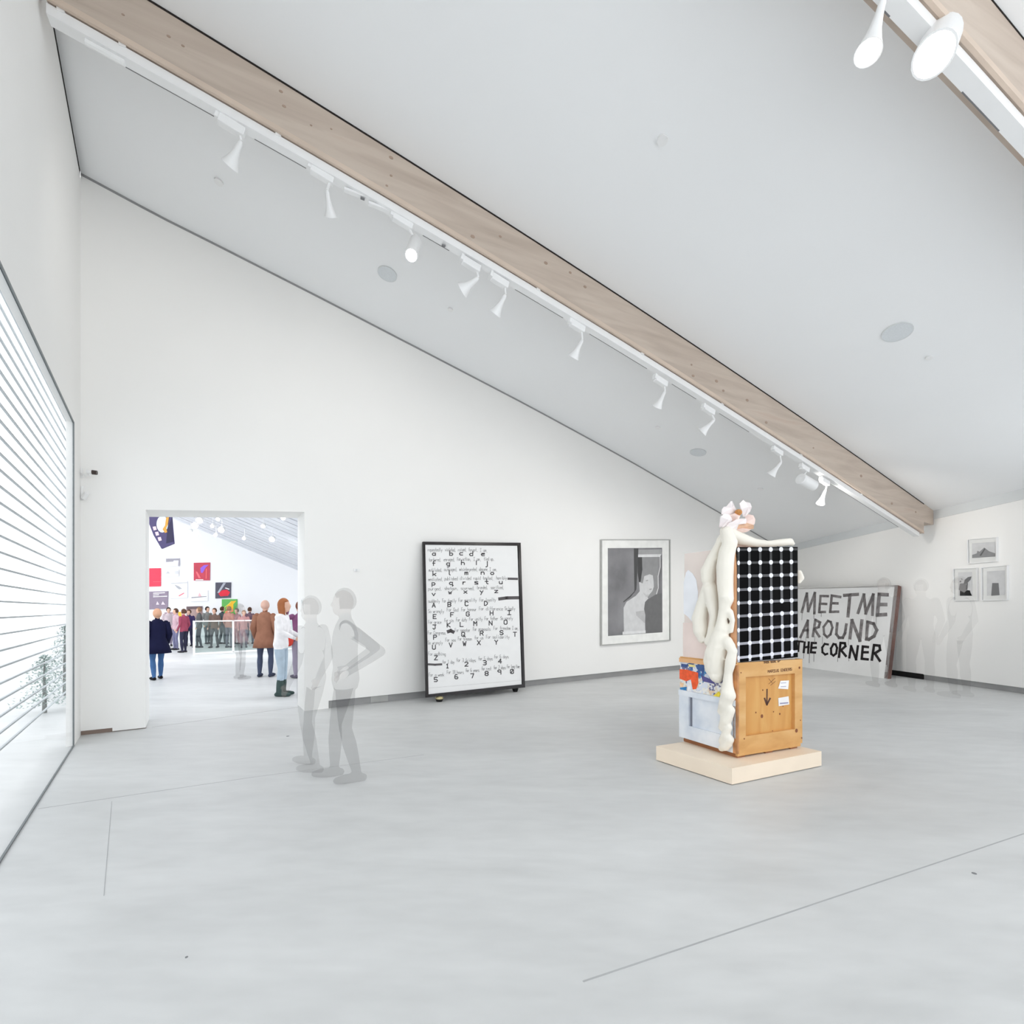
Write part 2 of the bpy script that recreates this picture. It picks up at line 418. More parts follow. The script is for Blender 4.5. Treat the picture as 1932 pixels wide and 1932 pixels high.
# left wall with the tall window
tw0 = (lw(140, 1405) - L0).dot(LD); tw1 = 7.6; zw = lw(143, 803).z
LEN = 9.2
def lcol(o, ta, tb, z0, z1, off=0.0, th=0.07):
    a, b = L0 + LD * ta + LN * off, L0 + LD * tb + LN * off
    o.hexa([V((a.x, a.y, z0)), V((b.x, b.y, z0)), V((b.x, b.y, z1)), V((a.x, a.y, z1))], -LN * th)
ztl = cg[0][0].z
def ltop(t): # ceiling height along the left wall
    k = t / max((qtop[0] - wtop[0]).length, 0.1); return wtop[0].z + (qtop[0].z - wtop[0].z) * k
o = MB()
lcol(o, -0.5, tw0, 0.0, zw); 
for ta, tb in ((-0.5, 0.0), (0.0, 2.0), (2.0, 4.0), (4.0, 6.5), (6.5, LEN)):
    a, b = L0 + LD * ta, L0 + LD * tb
    o.hexa([V((a.x, a.y, zw)), V((b.x, b.y, zw)), V((b.x, b.y, ltop(tb) - 0.07)), V((a.x, a.y, ltop(ta) - 0.07))], -LN * 0.07)
lcol(o, tw1, LEN, 0.0, zw)
wall_left = struct(o.build('wall_left', M_wall))
o = MB()
for k in range(len(KS) - 1):
    a, b = cg[k][0] - LN * 0.004, cg[k + 1][0] - LN * 0.004
    o.hexa([a - UP * 0.12, b - UP * 0.12, b + UP * 0.2, a + UP * 0.2], -LN * 0.08)
struct(o.build('trim_3', M_gap))
win = bpy.data.objects.new('window_1', None); COL.objects.link(win); win.location = L0 + LD * tw0; struct(win)
def lbar(name, ta, tb, z0, z1, off, th, m):
    o = MB(); lcol(o, ta, tb, z0, z1, off, th); return o.build(name, m, win)
lbar('frame_bar', tw0, tw0 + 0.03, 0.0, zw, 0.002, 0.012, M_alum)
lbar('frame_bar', tw1 - 0.03, tw1, 0.0, zw, 0.002, 0.012, M_alum)
lbar('frame_bar', tw0, tw1, zw - 0.022, zw, 0.002, 0.012, M_alum)
lbar('frame_bar', tw0, tw1, 0.0, 0.012, 0.002, 0.012, M_alum)
for k in range(1):
    lbar('pane', tw0 + 0.035, tw1 - 0.035, 0.012, zw - 0.022, -0.004, 0.006, M_glass)
# louvre screen outside
lv = thing('louvre_screen', L0 + LD * tw0 - LN * 0.45, 'white horizontal louvre slats hanging outside the tall left window', 'louvre')
M_slat = mat('pale_grey_slat', (186, 192, 196), 0.6, 0.3)
o = MB(); c = L0 + LD * (tw0 + 0.3) - LN * 0.45
for k in range(30):
    z = 0.42 + k * 0.132
    o = MB(); a = L0 + LD * (tw0 - 4.5) - LN * 0.24; b = L0 + LD * tw1 - LN * 0.24
    o.hexa([V((a.x, a.y, z)), V((b.x, b.y, z)), V((b.x, b.y, z + 0.014)), V((a.x, a.y, z + 0.014))], -LN * 0.016)
    o.build('slat', M_slat, lv)
for t in (tw0 + 5.0, tw1 - 0.2):
    o = MB(); a = L0 + LD * t - LN * 0.44
    o.box(a + UP * 2.0, LD * 0.01, LN * 0.01, UP * 2.0).build('hanger', M_slat, lv)
# snow and frosted shrubs outside
gc = L0 - LN * 0.32
o = MB(); p0 = L0 + LD * -9 - LN * 0.31; p1 = L0 + LD * 10 - LN * 0.31
o.hexa([V((p0.x, p0.y, -0.05)), V((p1.x, p1.y, -0.05)), V((p1.x, p1.y, 0.0)) - LN * 14, V((p0.x, p0.y, 0.0)) - LN * 14], UP * 0.02)
g = o.build('snow_ground', M_snow); g['kind'] = 'structure'
def shrub(name, base, h, sp, label, seed):
    rnd = random.Random(seed); t = thing(name, base, label, 'shrub')
    m = MB(); m.tube([base, base + UP * h * 0.5, base + UP * h], [0.03, 0.02, 0.006], 6); m.build('stem', mat('frosted_bark', (120, 122, 120), 0.9), t)
    m = MB()
    for k in range(int(1300 * sp)):
        z = rnd.uniform(0.12, 1.0); r = sp * (1.02 - z) ** 0.6 * rnd.uniform(0.1, 1) * 0.6; a = rnd.uniform(0, 6.28)
        p = base + V((math.cos(a) * r, math.sin(a) * r, z * h)); d = V((rnd.uniform(-1, 1), rnd.uniform(-1, 1), rnd.uniform(-.5, 1))).normalized() * 0.045; n = d.cross(UP).normalized() * 0.014
        m.add([p - n, p + d, p + n], [(0, 1, 2)])
    f = m.build('foliage', mat('frosted_leaf', (168, 184, 180), 0.9), t, fixn=False); f['kind'] = 'stuff'
shrub('frosted_shrub', fl(122, 1312), 1.25, 0.75, 'pale frosted shrub outside the window, nearer the corner', 1)
shrub('frosted_shrub', fl(84, 1345), 0.85, 0.7, 'lower pale frosted shrub outside the window, nearer the photo edge', 2)

# ================================================================== BEAMS AND TRACKS
BODY = []
def beam(name, label, ss, P, zb, zt, n, d, width=0.2, end=None):
    # P(s): plan point of the near bottom edge; n points at the camera
    o0 = P(ss[0]); t = thing(name, V((o0.x, o0.y, zb(ss[0]))), label, 'beam', 'ceiling beams')
    m = MB(); vs = []; fs = []
    for s in ss:
        p = P(s)
        for off, z in ((0, zb(s)), (0, zt(s) + 0.05), (-width, zt(s) + 0.05), (-width, zb(s))):
            q = p + n * off; vs.append(V((q.x, q.y, z)))
    k = len(ss)
    for i in range(k - 1):
        for j in range(4): fs.append((i * 4 + j, i * 4 + (j + 1) % 4, (i + 1) * 4 + (j + 1) % 4, (i + 1) * 4 + j))
    fs += [(0, 1, 2, 3), ((k - 1) * 4 + 3, (k - 1) * 4 + 2, (k - 1) * 4 + 1, (k - 1) * 4)]
    m.add(vs, fs); t_body = m.build('glulam_body', M_beam, t); BODY.append(t_body)
    # bottom lamination, a hair proud
    m = MB(); vs = []
    for s in ss:
        p = P(s)
        for off, z in ((0.006, zb(s) - 0.004), (0.006, zb(s) + 0.045), (-0.02, zb(s) + 0.045), (-0.02, zb(s) - 0.004)):
            q = p + n * off; vs.append(V((q.x, q.y, z)))
    m.add(vs, fs); m.build('bottom_lamella', mat('pine_lamella', (206, 188, 172), 0.6, var=0.05, scale=3), t)
    # dark joint to the ceiling
    m = MB(); vs = []
    for s in ss:
        p = P(s)
        for off, z in ((0.004, zt(s) - 0.018), (0.004, zt(s) + 0.01), (-0.02, zt(s) + 0.01), (-0.02, zt(s) - 0.018)):
            q = p + n * off; vs.append(V((q.x, q.y, z)))
    m.add(vs, fs); m.build('shadow_joint', M_gap, t)
    return t
sE = (bp(1743, 1000) - QL).dot(QD)
ss = list(np.linspace(s_left + 0.05, sE, 26))
B1 = beam('glulam_beam', 'long curved brown timber beam crossing the whole ceiling above the track lights', ss, lambda s: bpt(s), zbot, ztop, QN, QD)
# stepped end that carries on into the right wall
m = MB(); zc = bp(1743, 985).z
a, b = bpt(sE), bpt(s_right - 0.02)
m.hexa([V((a.x, a.y, zc)), V((b.x, b.y, zc - 0.02)), V((b.x, b.y, ztop(s_right) + 0.03)), V((a.x, a.y, ztop(sE) + 0.05))], -QN * 0.2)
m.build('stepped_end', M_beam, B1)
kn = mat('pine_knot', (162, 140, 124), 0.6)
rk = random.Random(3)
for (x, y) in ((232, 27), (318, 68), (345, 86), (530, 172), (536, 200), (587, 236), (625, 243), (738, 297), (738, 331), (730, 350), (892, 446), (944, 446), (1030, 496), (1076, 514), (1104, 541), (1305, 688), (1308, 709), (1352, 719), (1365, 737), (1410, 755), (1446, 797), (1535, 845), (1625, 898), (1683, 950), (1728, 966)):
    p = bp(x, y, 0.003); r = rk.uniform(0.009, 0.02) * min(1.6, p.y / 6)
    MB().disc(p, QD * r * 1.5, UP * r, 10, -QN * 0.004).build('knot', kn, BODY[0])

# lighting track under the beam
TOFF = -0.03; TW = 0.1; TH_ = 0.085; TG = 0.012
def tp(s, off=TOFF, dz=0.0):
    p = bpt(s, 0, off); p.z = zbot(s) - TG + dz; return p
sT0 = (bp(84, 10) - QL).dot(QD); sT1 = (bp(1738, 1000) - QL).dot(QD)
def track(name, label, ss, tpf, n, d, slots):
    t = thing(name, tpf(ss[0]), label, 'track', 'lighting tracks')
    m = MB(); vs = []
    for s in ss:
        for off, dz in ((0, 0), (-TW, 0), (-TW, -TH_), (0, -TH_)): vs.append(tpf(s, TOFF + off, dz))
    k = len(ss)
    fs = [(i * 4 + j, i * 4 + (j + 1) % 4, (i + 1) * 4 + (j + 1) % 4, (i + 1) * 4 + j) for i in range(k - 1) for j in range(4)] + [(0, 1, 2, 3), tuple(range(k * 4 - 4, k * 4))]
    m.add(vs, fs); m.build('channel', M_white, t)
    for sa, sb in slots:
        m = MB(); vs = []; n_ = 8
        for s in np.linspace(sa, sb, n_):
            for off, dz in ((-TW + 0.008, -TH_ - 0.002), (-TW - 0.001, -TH_ - 0.002), (-TW - 0.001, -TH_ + 0.006), (-TW + 0.008, -TH_ + 0.006)): vs.append(tpf(s, TOFF + off, dz))
        m.add(vs, [(i * 4 + j, i * 4 + (j + 1) % 4, (i + 1) * 4 + (j + 1) % 4, (i + 1) * 4 + j) for i in range(n_ - 1) for j in range(4)] + [(0, 1, 2, 3), tuple(range(n_ * 4 - 4, n_ * 4))])
        m.build('conductor_slot', M_slot, t)
    return t
def s_at(px, py): return (bp(px, py, TOFF - TW / 2) - (QL + QN * (TOFF - TW / 2))).dot(QD)
slots = []
for (xa, ya, xb, yb) in ((203, 98, 410, 212), (480, 254, 578, 312), (800, 435, 850, 466), (975, 545, 1066, 600), (1116, 628, 1225, 700), (1272, 727, 1318, 755), (1362, 783, 1418, 818), (1572, 917, 1700, 1000)):
    slots.append((s_at(xa, ya), s_at(xb, yb)))
T1 = track('lighting_track', 'long white lighting track fixed under the brown beam', list(np.linspace(sT0, sT1, 26)), tp, QN, QD, slots)
for (x, y) in ((112, 12), (229, 79), (525, 248), (1018, 540), (1215, 664), (1366, 762), (1515, 860), (1629, 930)):
    s = (bp(x, y) - QL).dot(QD); c = tp(s, TOFF - 0.02, 0.003)
    MB().box(c, QD * 0.025, QN * 0.028, UP * 0.016).build('mounting_clip', M_white, T1)
s = s_at(178, 85); c = tp(s, TOFF - TW / 2, -TH_ - 0.012)
c2 = tp(s_at(236, 104), TOFF - TW / 2, -TH_ - 0.012)
MB().tube([tp(s_at(162, 78), TOFF - TW / 2, -TH_ - .01), c2], [0.028, 0.028], 8).build('power_feed', M_white, T1)
for x, y in ((670, 355), (715, 388)):
    c = tp(s_at(x, y), TOFF - TW / 2, -TH_ - 0.012); MB().box(c, QD * 0.11, QN * 0.022, UP * 0.012).build('coupler', M_white, T1)
for x, y in ((684, 371), (837, 461)):
    c = tp(s_at(x, y), TOFF - TW / 2, -TH_ - 0.02); MB().box(c, QD * 0.02, QN * 0.01, UP * 0.008).build('coupler_catch', M_slot, T1)

CONE = [(0.0, 0.012), (0.03, 0.022), (0.10, 0.026), (0.18, 0.038), (0.25, 0.058), (0.30, 0.078)]
def lamp(label, box_px, neck_px, mouth_px, plane=bp, d=QD, n=QN, off=TOFF - TW / 2, lit=0, scale=1.0, body='cone', boxl=0.11, toward=-0.16, group='white track spotlights', watt=15):
    c = plane(box_px[0], box_px[1], off); nk = plane(neck_px[0], neck_px[1], off); mo = plane(mouth_px[0], mouth_px[1], off + toward)
    sl = d.copy()
    t = thing('track_spotlight', c, label, 'spotlight', group)
    dz = -0.21
    ax = (sl + UP * (-0.25 if plane is bp else -0.22)).normalized(); az = ax.cross(n).normalized()
    if az.z < 0: az = -az
    bo = MB(); bo.box(c, ax * boxl, n * 0.035, az * 0.042); ob = bo.build('gear_box', M_white, t)
    bv = ob.modifiers.new('b', 'BEVEL'); bv.width = 0.008; bv.segments = 2
    MB().box(c - ax * (boxl + 0.012) + az * 0.015, ax * 0.016, n * 0.03, az * 0.035).build('adapter_lever', M_white, t)
    st = c + ax * (boxl * 0.72) - az * 0.03
    if (nk - st).length > 0.02: MB().tube([st, nk], [0.012, 0.012], 8).build('arm', M_white, t)
    axis = (mo - nk); Lc = axis.length; axis.normalize()
    if body == 'cone':
        k = Lc / 0.30
        prof = [(a * k, r * scale) for a, r in CONE] + [(0.298 * k, 0.072 * scale), (0.2 * k, 0.035 * scale), (0.2 * k, 0.0)]
        o = MB().lathe(nk, axis, [(0, 0.0)] + prof, 20).build('cone_shade', M_white, t, smooth=True, fixn=True)
        e = o.modifiers.new('e', 'EDGE_SPLIT'); e.split_angle = math.radians(50)
        if lit:
            MB().disc(nk + axis * (0.292 * k), axis.orthogonal().normalized() * 0.071 * scale, axis.cross(axis.orthogonal().normalized()) * 0.071 * scale, 20, -axis * 0.004).build('lens', M_lens2 if lit == 1 else M_lens, o)
    else:
        r = 0.062 * scale
        o = MB().lathe(nk, axis, [(0, 0.0), (0, r * 0.9), (0.01, r), (Lc, r), (Lc, r * 0.9), (Lc - 0.02, r * 0.88), (Lc - 0.02, 0)], 20).build('cylinder_housing', M_white, t, smooth=True)
        e = o.modifiers.new('e', 'EDGE_SPLIT'); e.split_angle = math.radians(40)
        x = axis.orthogonal().normalized()
        MB().disc(nk + axis * (Lc - 0.012), x * r * 0.87, axis.cross(x) * r * 0.87, 20, -axis * 0.004).build('lens', M_lens, o)
    if True:
        ld = bpy.data.lights.new('spot_beam', 'SPOT'); fl_ = body == 'flood'; ld.energy = watt; ld.spot_size = math.radians((66 if watt > 100 else 60) if fl_ else 125); ld.spot_blend = 1.0; ld.shadow_soft_size = 0.06; ld.color = (1, 0.97, 0.92)
        lo = bpy.data.objects.new('spot_beam', ld); COL.objects.link(lo); lo.parent = t
        lo.location = (mo + axis * 0.03) - t.location; lo.rotation_euler = (-axis).to_track_quat('Z', 'Y').to_euler()
    return t
NTH = ['first', 'second', 'third', 'fourth', 'fifth', 'sixth', 'seventh', 'eighth', 'ninth', 'tenth', 'eleventh']
lamp('white trumpet-shaped track spotlight under the brown beam, nearest the left wall', (437, 238), (455, 266), (434, 312))
lamp('white trumpet-shaped track spotlight pointing straight down, left of the glaring lamp', (608, 330), (617, 358), (624, 408), scale=0.8)
lamp('glaring lit white track spotlight shining at the camera from the brown beam track', (760, 418), (784, 455), (776, 482), body='flood', toward=0.22, scale=1.05, watt=25)
lamp('white track spotlight tilted left, just right of the glaring lamp', (889, 500), (903, 524), (872, 548), scale=1.15)
lamp('white trumpet-shaped track spotlight paired beside the tilted one right of the glaring lamp', (943, 531), (954, 556), (934, 592), scale=1.0)
lamp('white trumpet-shaped track spotlight at the middle of the brown beam, hanging alone', (1089, 616), (1099, 641), (1082, 674), scale=1.0)
lamp('white trumpet-shaped track spotlight above the framed bust photograph', (1247, 720), (1255, 738), (1240, 768), scale=0.95)
lamp('white track spotlight tilted left, above the round ceiling grille beyond the beam', (1337, 774), (1348, 792), (1324, 816), scale=1.1, watt=50)
lamp('white track spotlight above the right of the sculpture, just before the lit cylinder lamp', (1467, 852), (1474, 872), (1455, 896), scale=1.05, watt=110)
lamp('lit white cylinder track spotlight near the low end of the brown beam', (1518, 884), (1510, 903), (1534, 917), body='flood', scale=1.55, boxl=0.1, watt=170, toward=0.0)
lamp('white trumpet-shaped track spotlight last on the low end of the brown beam', (1556, 909), (1558, 924), (1548, 950), scale=1.0, watt=110)

# second beam, overhead on the right
def under_ceiling(px, py, drop):
    r = ray(px, py); lo, hi = 1.0, 6.0
    for _ in range(40):
        Y = (lo + hi) / 2; p = CAMP + r * Y; h = ceil_hit(V((p.x, p.y, 0.1)), UP)
        zc = h[0].z if h else 5.0
        if p.z < zc - drop: lo = Y
        else: hi = Y
    return CAMP + r * lo
E1 = under_ceiling(1755, 0, 0.5); E2 = under_ceiling(1860, 118, 0.5)
D2 = V((E2.x - E1.x, E2.y - E1.y, 0)).normalized(); N2 = V((D2.y, -D2.x, 0))
if N2.y > 0: N2 = -N2
sl2 = (E2.z - E1.z) / (V((E2.x - E1.x, E2.y - E1.y, 0)).length)
def P2(s, off=0.0):
    p = E1 + D2 * s + N2 * off; p.z = 0; return p
def zc2(s):
    p = P2(s); h = ceil_hit(V((p.x, p.y, 0.1)), UP); return h[0].z if h else 4.0
s2max = 1.0
while s2max < 12 and (P2(s2max) - R0).dot(RN) > 0.1: s2max += 0.1
ss2 = list(np.linspace(-1.6, s2max, 22))
ztab = [zc2(s) for s in ss2]
pz = np.polyfit(ss2, ztab, 2)
zt2 = lambda s: float(np.polyval(pz, s)) + 0.0
zb2 = lambda s: float(np.polyval(pz, s)) - 0.5
dz0 = E1.z - zb2(0)
zb2_ = lambda s: zb2(s) + dz0
beam('glulam_beam', 'brown timber beam overhead in the upper right corner', ss2, P2, zb2_, zt2, N2, D2)
def tp2(s, off=TOFF, dz=0.0):
    p = P2(s, off); p.z = zb2_(s) - TG + dz; return p
def bp2(px, py, off=0.0): return hit(px, py, E1 + N2 * off, N2)
def s_at2(px, py): return (bp2(px, py, TOFF - TW / 2) - (E1 + N2 * (TOFF - TW / 2))).dot(D2)
T2 = track('lighting_track', 'white lighting track under the beam in the upper right corner', ss2, tp2, N2, D2, [(s_at2(1830, 150), s_at2(1900, 240)), (s_at2(1680, -30), s_at2(1693, 14))])
lamp('white trumpet-shaped spotlight with glowing rim hanging in the upper right', (1672, -32), (1668, -6), (1638, 100), plane=bp2, d=D2, n=N2, lit=1, scale=1.0, toward=0.0, group='white track spotlights')
lamp('large glaring white spotlight beside the corner track in the upper right', (1740, 40), (1775, 72), (1762, 104), plane=bp2, d=D2, n=N2, body='flood', toward=0.1, scale=1.9, watt=25)

# ------------------------------------------------------------------ things on the ceiling
def on_ceiling(px, py):
    h = ceil_hit(CAMP, ray(px, py)); n = h[1]
    if n.z > 0: n = -n
    return h[0], n
def ceil_disc(name, px, py, r, m, label, cat, group, th=0.012, ring=True):
    p, n = on_ceiling(px, py); x = n.orthogonal().normalized(); y = n.cross(x)
    t = thing(name, p, label, cat, group)
    MB().disc(p + n * 0.001, x * r, y * r, 28, n * th).build('face', m, t)
    if ring: MB().lathe(p, n, [(0, r * 1.04), (th + 0.003, r * 1.04), (th + 0.003, r * 0.98), (0, r * 0.98), (0, r * 1.04)], 28).build('rim', M_trim, t)
ceil_disc('ceiling_speaker', 731, 516, 0.13, M_grille, 'round grey ceiling grille beyond the beam, below the glaring lamp', 'grille', 'round ceiling grilles')
ceil_disc('ceiling_speaker', 1317, 853, 0.16, M_grille, 'round grey ceiling grille beyond the beam, above the sculpture', 'grille', 'round ceiling grilles')
ceil_disc('ceiling_speaker', 1693, 626, 0.16, M_grille, 'round grey ceiling grille on the near ceiling at the right', 'grille', 'round ceiling grilles')
for x, y, r, lb in ((1250, 263, 0.05, 'small flat white sprinkler cap on the wide near ceiling, high up'), (1753, 674, 0.04, 'small flat white sprinkler cap beside the right round grille'), (413, 342, 0.05, 'small flat white sprinkler cap left on the ceiling below the first spotlight'),
                    (850, 583, 0.04, 'small flat white sprinkler cap on the ceiling below the paired spotlights'), (1241, 806, 0.05, 'small flat white sprinkler cap beyond the beam, left of the middle grille'), (1435, 922, 0.06, 'small flat white sprinkler cap beyond the beam near the sculpture top')):
    ceil_disc('sprinkler_cap', x, y, r, M_white, lb, 'sprinkler', 'sprinkler caps', 0.02, False)

# ------------------------------------------------------------------ small fittings on the walls
t = thing('security_camera', bw(156, 893), 'small security camera on a white bracket high beside the window', 'camera')
def wbox(name, x0, y0, x1, y1, th, m, par, off=0.001, pl=bw, n=BN):
    q = [pl(x0, y1, off), pl(x1, y1, off), pl(x1, y0, off), pl(x0, y0, off)]
    return MB().hexa(q, n * th).build(name, m, par)
wbox('bracket_plate', 152.5, 884, 156, 902, 0.02, M_white, t)
MB().tube([bw(154, 894, 0.02), bw(162, 897, 0.10), bw(170, 896, 0.14)], 0.012, 8).build('bracket_arm', M_white, t)
MB().tube([bw(164, 890, 0.13), bw(174, 891, 0.14)], 0.026, 12).build('camera_body', M_white, t)
MB().tube([bw(174, 891, 0.14), bw(183, 892, 0.15)], [0.028, 0.026], 12).build('lens_hood', mat('dark_brown_plastic', (58, 46, 42), 0.4), t)
t = thing('alarm_sensor', bw(156, 930), 'white angled motion sensor on the wall below the security camera', 'sensor')
wbox('back_plate', 153, 918, 157, 944, 0.025, M_white, t)
MB().tube([bw(158, 940, 0.05), bw(164, 930, 0.10)], [0.03, 0.022], 10).build('sensor_head', M_white, t)
t = thing('thermostat', bw(672, 1076), 'tiny white wall sensor between doorway and alphabet board', 'sensor')
wbox('housing', 667, 1073, 678, 1078, 0.03, M_white, t); wbox('dial', 670, 1074.2, 673, 1076.8, 0.034, M_trim, t)

t = thing('light_switch', dr.lerp(drb, 0.25) + UP * 1.62, 'small white switch plate on the right door jamb', 'switch')
jd = (drb - dr).normalized(); jn = V((-jd.y, jd.x, 0)); jn = jn if jn.dot(dl - dr) > 0 else -jn
c = dr.lerp(drb, 0.25) + UP * 1.67 + jn * 0.004
MB().box(c, jd * 0.04, jn * 0.008, UP * 0.06).build('plate', M_white, t); MB().box(c + jn * 0.01, jd * 0.02, jn * 0.006, UP * 0.03).build('rocker', M_trim, t)

# ================================================================== WORKS ON THE WALLS
def plane3(a, b, c):
    n = (b - a).cross(c - a).normalized()
    if n.dot(CAMP - a) < 0: n = -n
    return a, n
def frame_work(name, label, cat, corners, P, n, rail, depth, m_frame, group=None, back=True):
    # corners: photo places of the outer frame (bl, br, tr, tl); rail width in photo units
    base = (P(*corners[0]) + P(*corners[1])) / 2
    t = thing(name, base, label, cat, group)
    (x0, y0), (x1, y1), (x2, y2), (x3, y3) = corners
    if isinstance(rail, (int, float)): rail = (rail,) * 4     # left, bottom, right, top
    inn = [(x0 + rail[0], y0 - rail[1]), (x1 - rail[2], y1 - rail[1]), (x2 - rail[2], y2 + rail[3]), (x3 + rail[0], y3 + rail[3])]
    for i in range(4):
        j = (i + 1) % 4
        MB().hexa([P(*corners[i]), P(*corners[j]), P(*inn[j]), P(*inn[i])], n * depth).build('frame_rail', m_frame, t)
    return t, inn

# --- big alphabet board leaning on the back wall
ba, bb_ = fl(804, 1326), fl(987, 1304)
pbl = CAMP + ray(804, 1316) * ba.y; pbr = CAMP + ray(987, 1297) * bb_.y
ptl = bw(797, 1023, 0.05)
A0, AN = plane3(pbl, pbr, ptl)
AP = lambda x, y, o=0.0: hit(x, y, A0 + AN * o, AN)
M_bfr = mat('black_satin_frame', (34, 30, 32), 0.3, 0.35, var=0.1)
cor = [(802.5, 1316), (988.5, 1297), (980.3, 1025), (796.3, 1023)]
board, inn = frame_work('alphabet_board', 'large white hand-lettered alphabet board in a black frame leaning on the back wall', 'artwork', cor, AP, AN, (4.2, 6, 4.8, 5), 0.04, M_bfr)
M_paper = mat('white_paper', (240, 240, 240), 0.5, 0.3, var=0.01)
MB().hexa([AP(x, y, 0.012) for x, y in inn], AN * 0.01).build('paper_sheet', M_paper, board); sheet = bpy.data.objects['paper_sheet']
MB().hexa([AP(806, 1314, -0.012), AP(985, 1296, -0.012), AP(978, 1027, -0.012), AP(799, 1025, -0.012)], AN * 0.012).build('backing_board', M_bfr, board)
G = {}
for ln in """a 45 15 04 03 12 32 43;45 42|b 08 02 32 43 44 35 05|c 45 15 04 03 12 42|d 48 42 12 03 04 15 45|e 04 44 45 15 04 03 12 42|f 48 38 27 22;15 45|g 45 15 04 03 12 42;45 41 30 10|h 08 02;04 15 35 44 42|i 25 22;27 26|j 35 31 20 10;37 36|k 08 02;45 03;14 42|l 28 23 32|m 05 02;04 15 25 22;24 35 45 42|n 05 02;04 15 35 44 42|o 15 04 03 12 32 43 44 35 15|p 05 00;05 35 44 43 32 02|q 45 40 51;45 15 04 03 12 42|r 05 02;03 15 35|s 45 05 04 43 42 02|t 28 23 32 42;05 45|u 05 03 12 32 43;45 42|v 05 22 45|w 05 12 24 32 45|x 05 42;45 02|y 05 23;45 10|z 05 45 02 42|A 02 28 42;14 34|B 02 08 38 47 46 35 05;35 44 43 32 02|C 47 38 18 07 03 12 32 43|D 02 08 28 46 44 22 02|E 48 08 02 42;05 35|F 48 08 02;05 35|G 47 38 18 07 03 12 32 43 45 25|H 08 02;48 42;05 45|I 08 48;28 22;02 42|J 08 48;38 33 22 12 03|K 08 02;48 05 42|L 08 02 42|M 02 08 25 48 42|N 02 08 42 48|O 18 07 03 12 32 43 47 38 18|P 02 08 38 47 46 35 05|Q 18 07 03 12 32 43 47 38 18;24 51|R 02 08 38 47 46 35 05;25 42|S 47 38 18 07 06 15 35 44 43 32 12 03|T 08 48;28 22|U 08 03 12 32 43 48|V 08 22 48|W 08 12 26 32 48|X 08 42;48 02|Y 08 25 48;25 22|Z 08 48 02 42|1 17 28 22;12 32|2 07 18 38 47 46 02 42|3 08 38 47 46 35 15;35 44 43 32 02|4 32 38 04 44|5 48 08 05 35 44 43 32 02|6 38 18 06 03 12 32 43 44 35 05|7 08 48 22|8 15 06 07 18 38 47 46 35 15 04 03 12 32 43 44 35|9 42 47 38 18 07 06 15 45|0 18 07 03 12 32 43 47 38 18;13 37|, 22 11""".split('|'):
    k, rest = ln[0], ln[2:]
    G[k] = [[(int(p[0]), int(p[1]) - 2) for p in st.split()] for st in rest.split(';')]
rw_ = random.Random(11)
def write(mb, text, x, y, x1, u, w, P, slope=0.0, jit=0.25):
    n = len(text); adv = (x1 - x) / max(n, 1)
    for i, ch in enumerate(text):
        if ch == ' ': continue
        ox, oy = x + adv * i, y + slope * adv * i + rw_.uniform(-jit, jit) * u
        for st in G[ch]: stroke(mb, [(ox + a / 5 * adv, oy - b * u) for a, b in st], w, P)
c2 = lambda x, y: AP(780 + 0.17597 * x, 1000 + 0.17598 * y, 0.024)
M_ink1 = mat('grey_pencil_ink', (136, 134, 136), 0.7, 0.2); M_ink2 = mat('dark_marker_ink', (78, 76, 78), 0.6, 0.2)
small = [("repeatedly", 155, 228, 312), ("violated,", 340, 228, 458), ("raised,", 480, 228, 574), ("forgot,", 590, 228, 695), ("I am,", 715, 234, 800),
 ("tortured,", 165, 335, 302), ("enraged,", 325, 332, 450), ("For action,", 470, 328, 622), ("I am,", 645, 330, 730), ("tied up,", 755, 326, 870),
 ("mutilated,", 165, 445, 312), ("outraged,", 330, 438, 476), ("misinterpreted,", 495, 438, 692), ("obscene,", 705, 436, 808), ("I am,", 816, 440, 905),
 ("mediated,", 160, 545, 322), ("published", 335, 538, 476), ("divided", 500, 534, 622), ("rapid", 645, 532, 722), ("tested,", 745, 532, 862), ("horribly", 890, 530, 1002),
 ("purged,", 160, 645, 312), ("shotgun,", 335, 640, 486), ("scorned,", 510, 640, 662), ("branded,", 685, 632, 802), ("sacrificed,", 830, 632, 972),
 ("suddenly", 160, 778, 285), ("For family", 310, 775, 460), ("For morality", 485, 768, 680), ("For loyalty", 710, 765, 886),
 ("So wrongly", 160, 888, 330), ("For God", 360, 872, 484), ("For honour", 515, 868, 680), ("For difference", 705, 860, 962), ("So badly", 980, 858, 1092),
 ("For grace", 160, 1003, 302), ("For sin", 335, 985, 432), ("For duty", 460, 978, 577), ("For unity", 600, 970, 742), ("For father", 765, 965, 912), ("So sorely", 935, 962, 1067),
 ("For Congress", 155, 1118, 346), ("For senator", 445, 1090, 612), ("For proposals", 640, 1078, 828), ("For freedom", 860, 1068, 1042), ("I am,", 1060, 1070, 1130),
 ("So wrongly", 155, 1225, 316), ("For you", 345, 1195, 456), ("For treason", 480, 1182, 628), ("for us", 655, 1170, 752), ("For solidarity", 780, 1162, 1032),
 ("For nothing", 160, 1345, 348), ("for 1 day", 310, 1432, 442), ("for 3 fridays", 460, 1412, 672), ("for 5 days", 695, 1395, 852), ("for 6 days", 865, 1375, 1022),
 ("For a week", 165, 1568, 332), ("For 18 hours", 360, 1540, 542), ("for 6 years", 560, 1520, 707), ("for rest", 730, 1502, 837), ("for 2 days", 860, 1490, 992), ("For long time", 1005, 1480, 1140)]
mb = MB()
for tx, x, y, x1 in small: write(mb, tx, x, y, x1, 6.2, 3.2, c2)
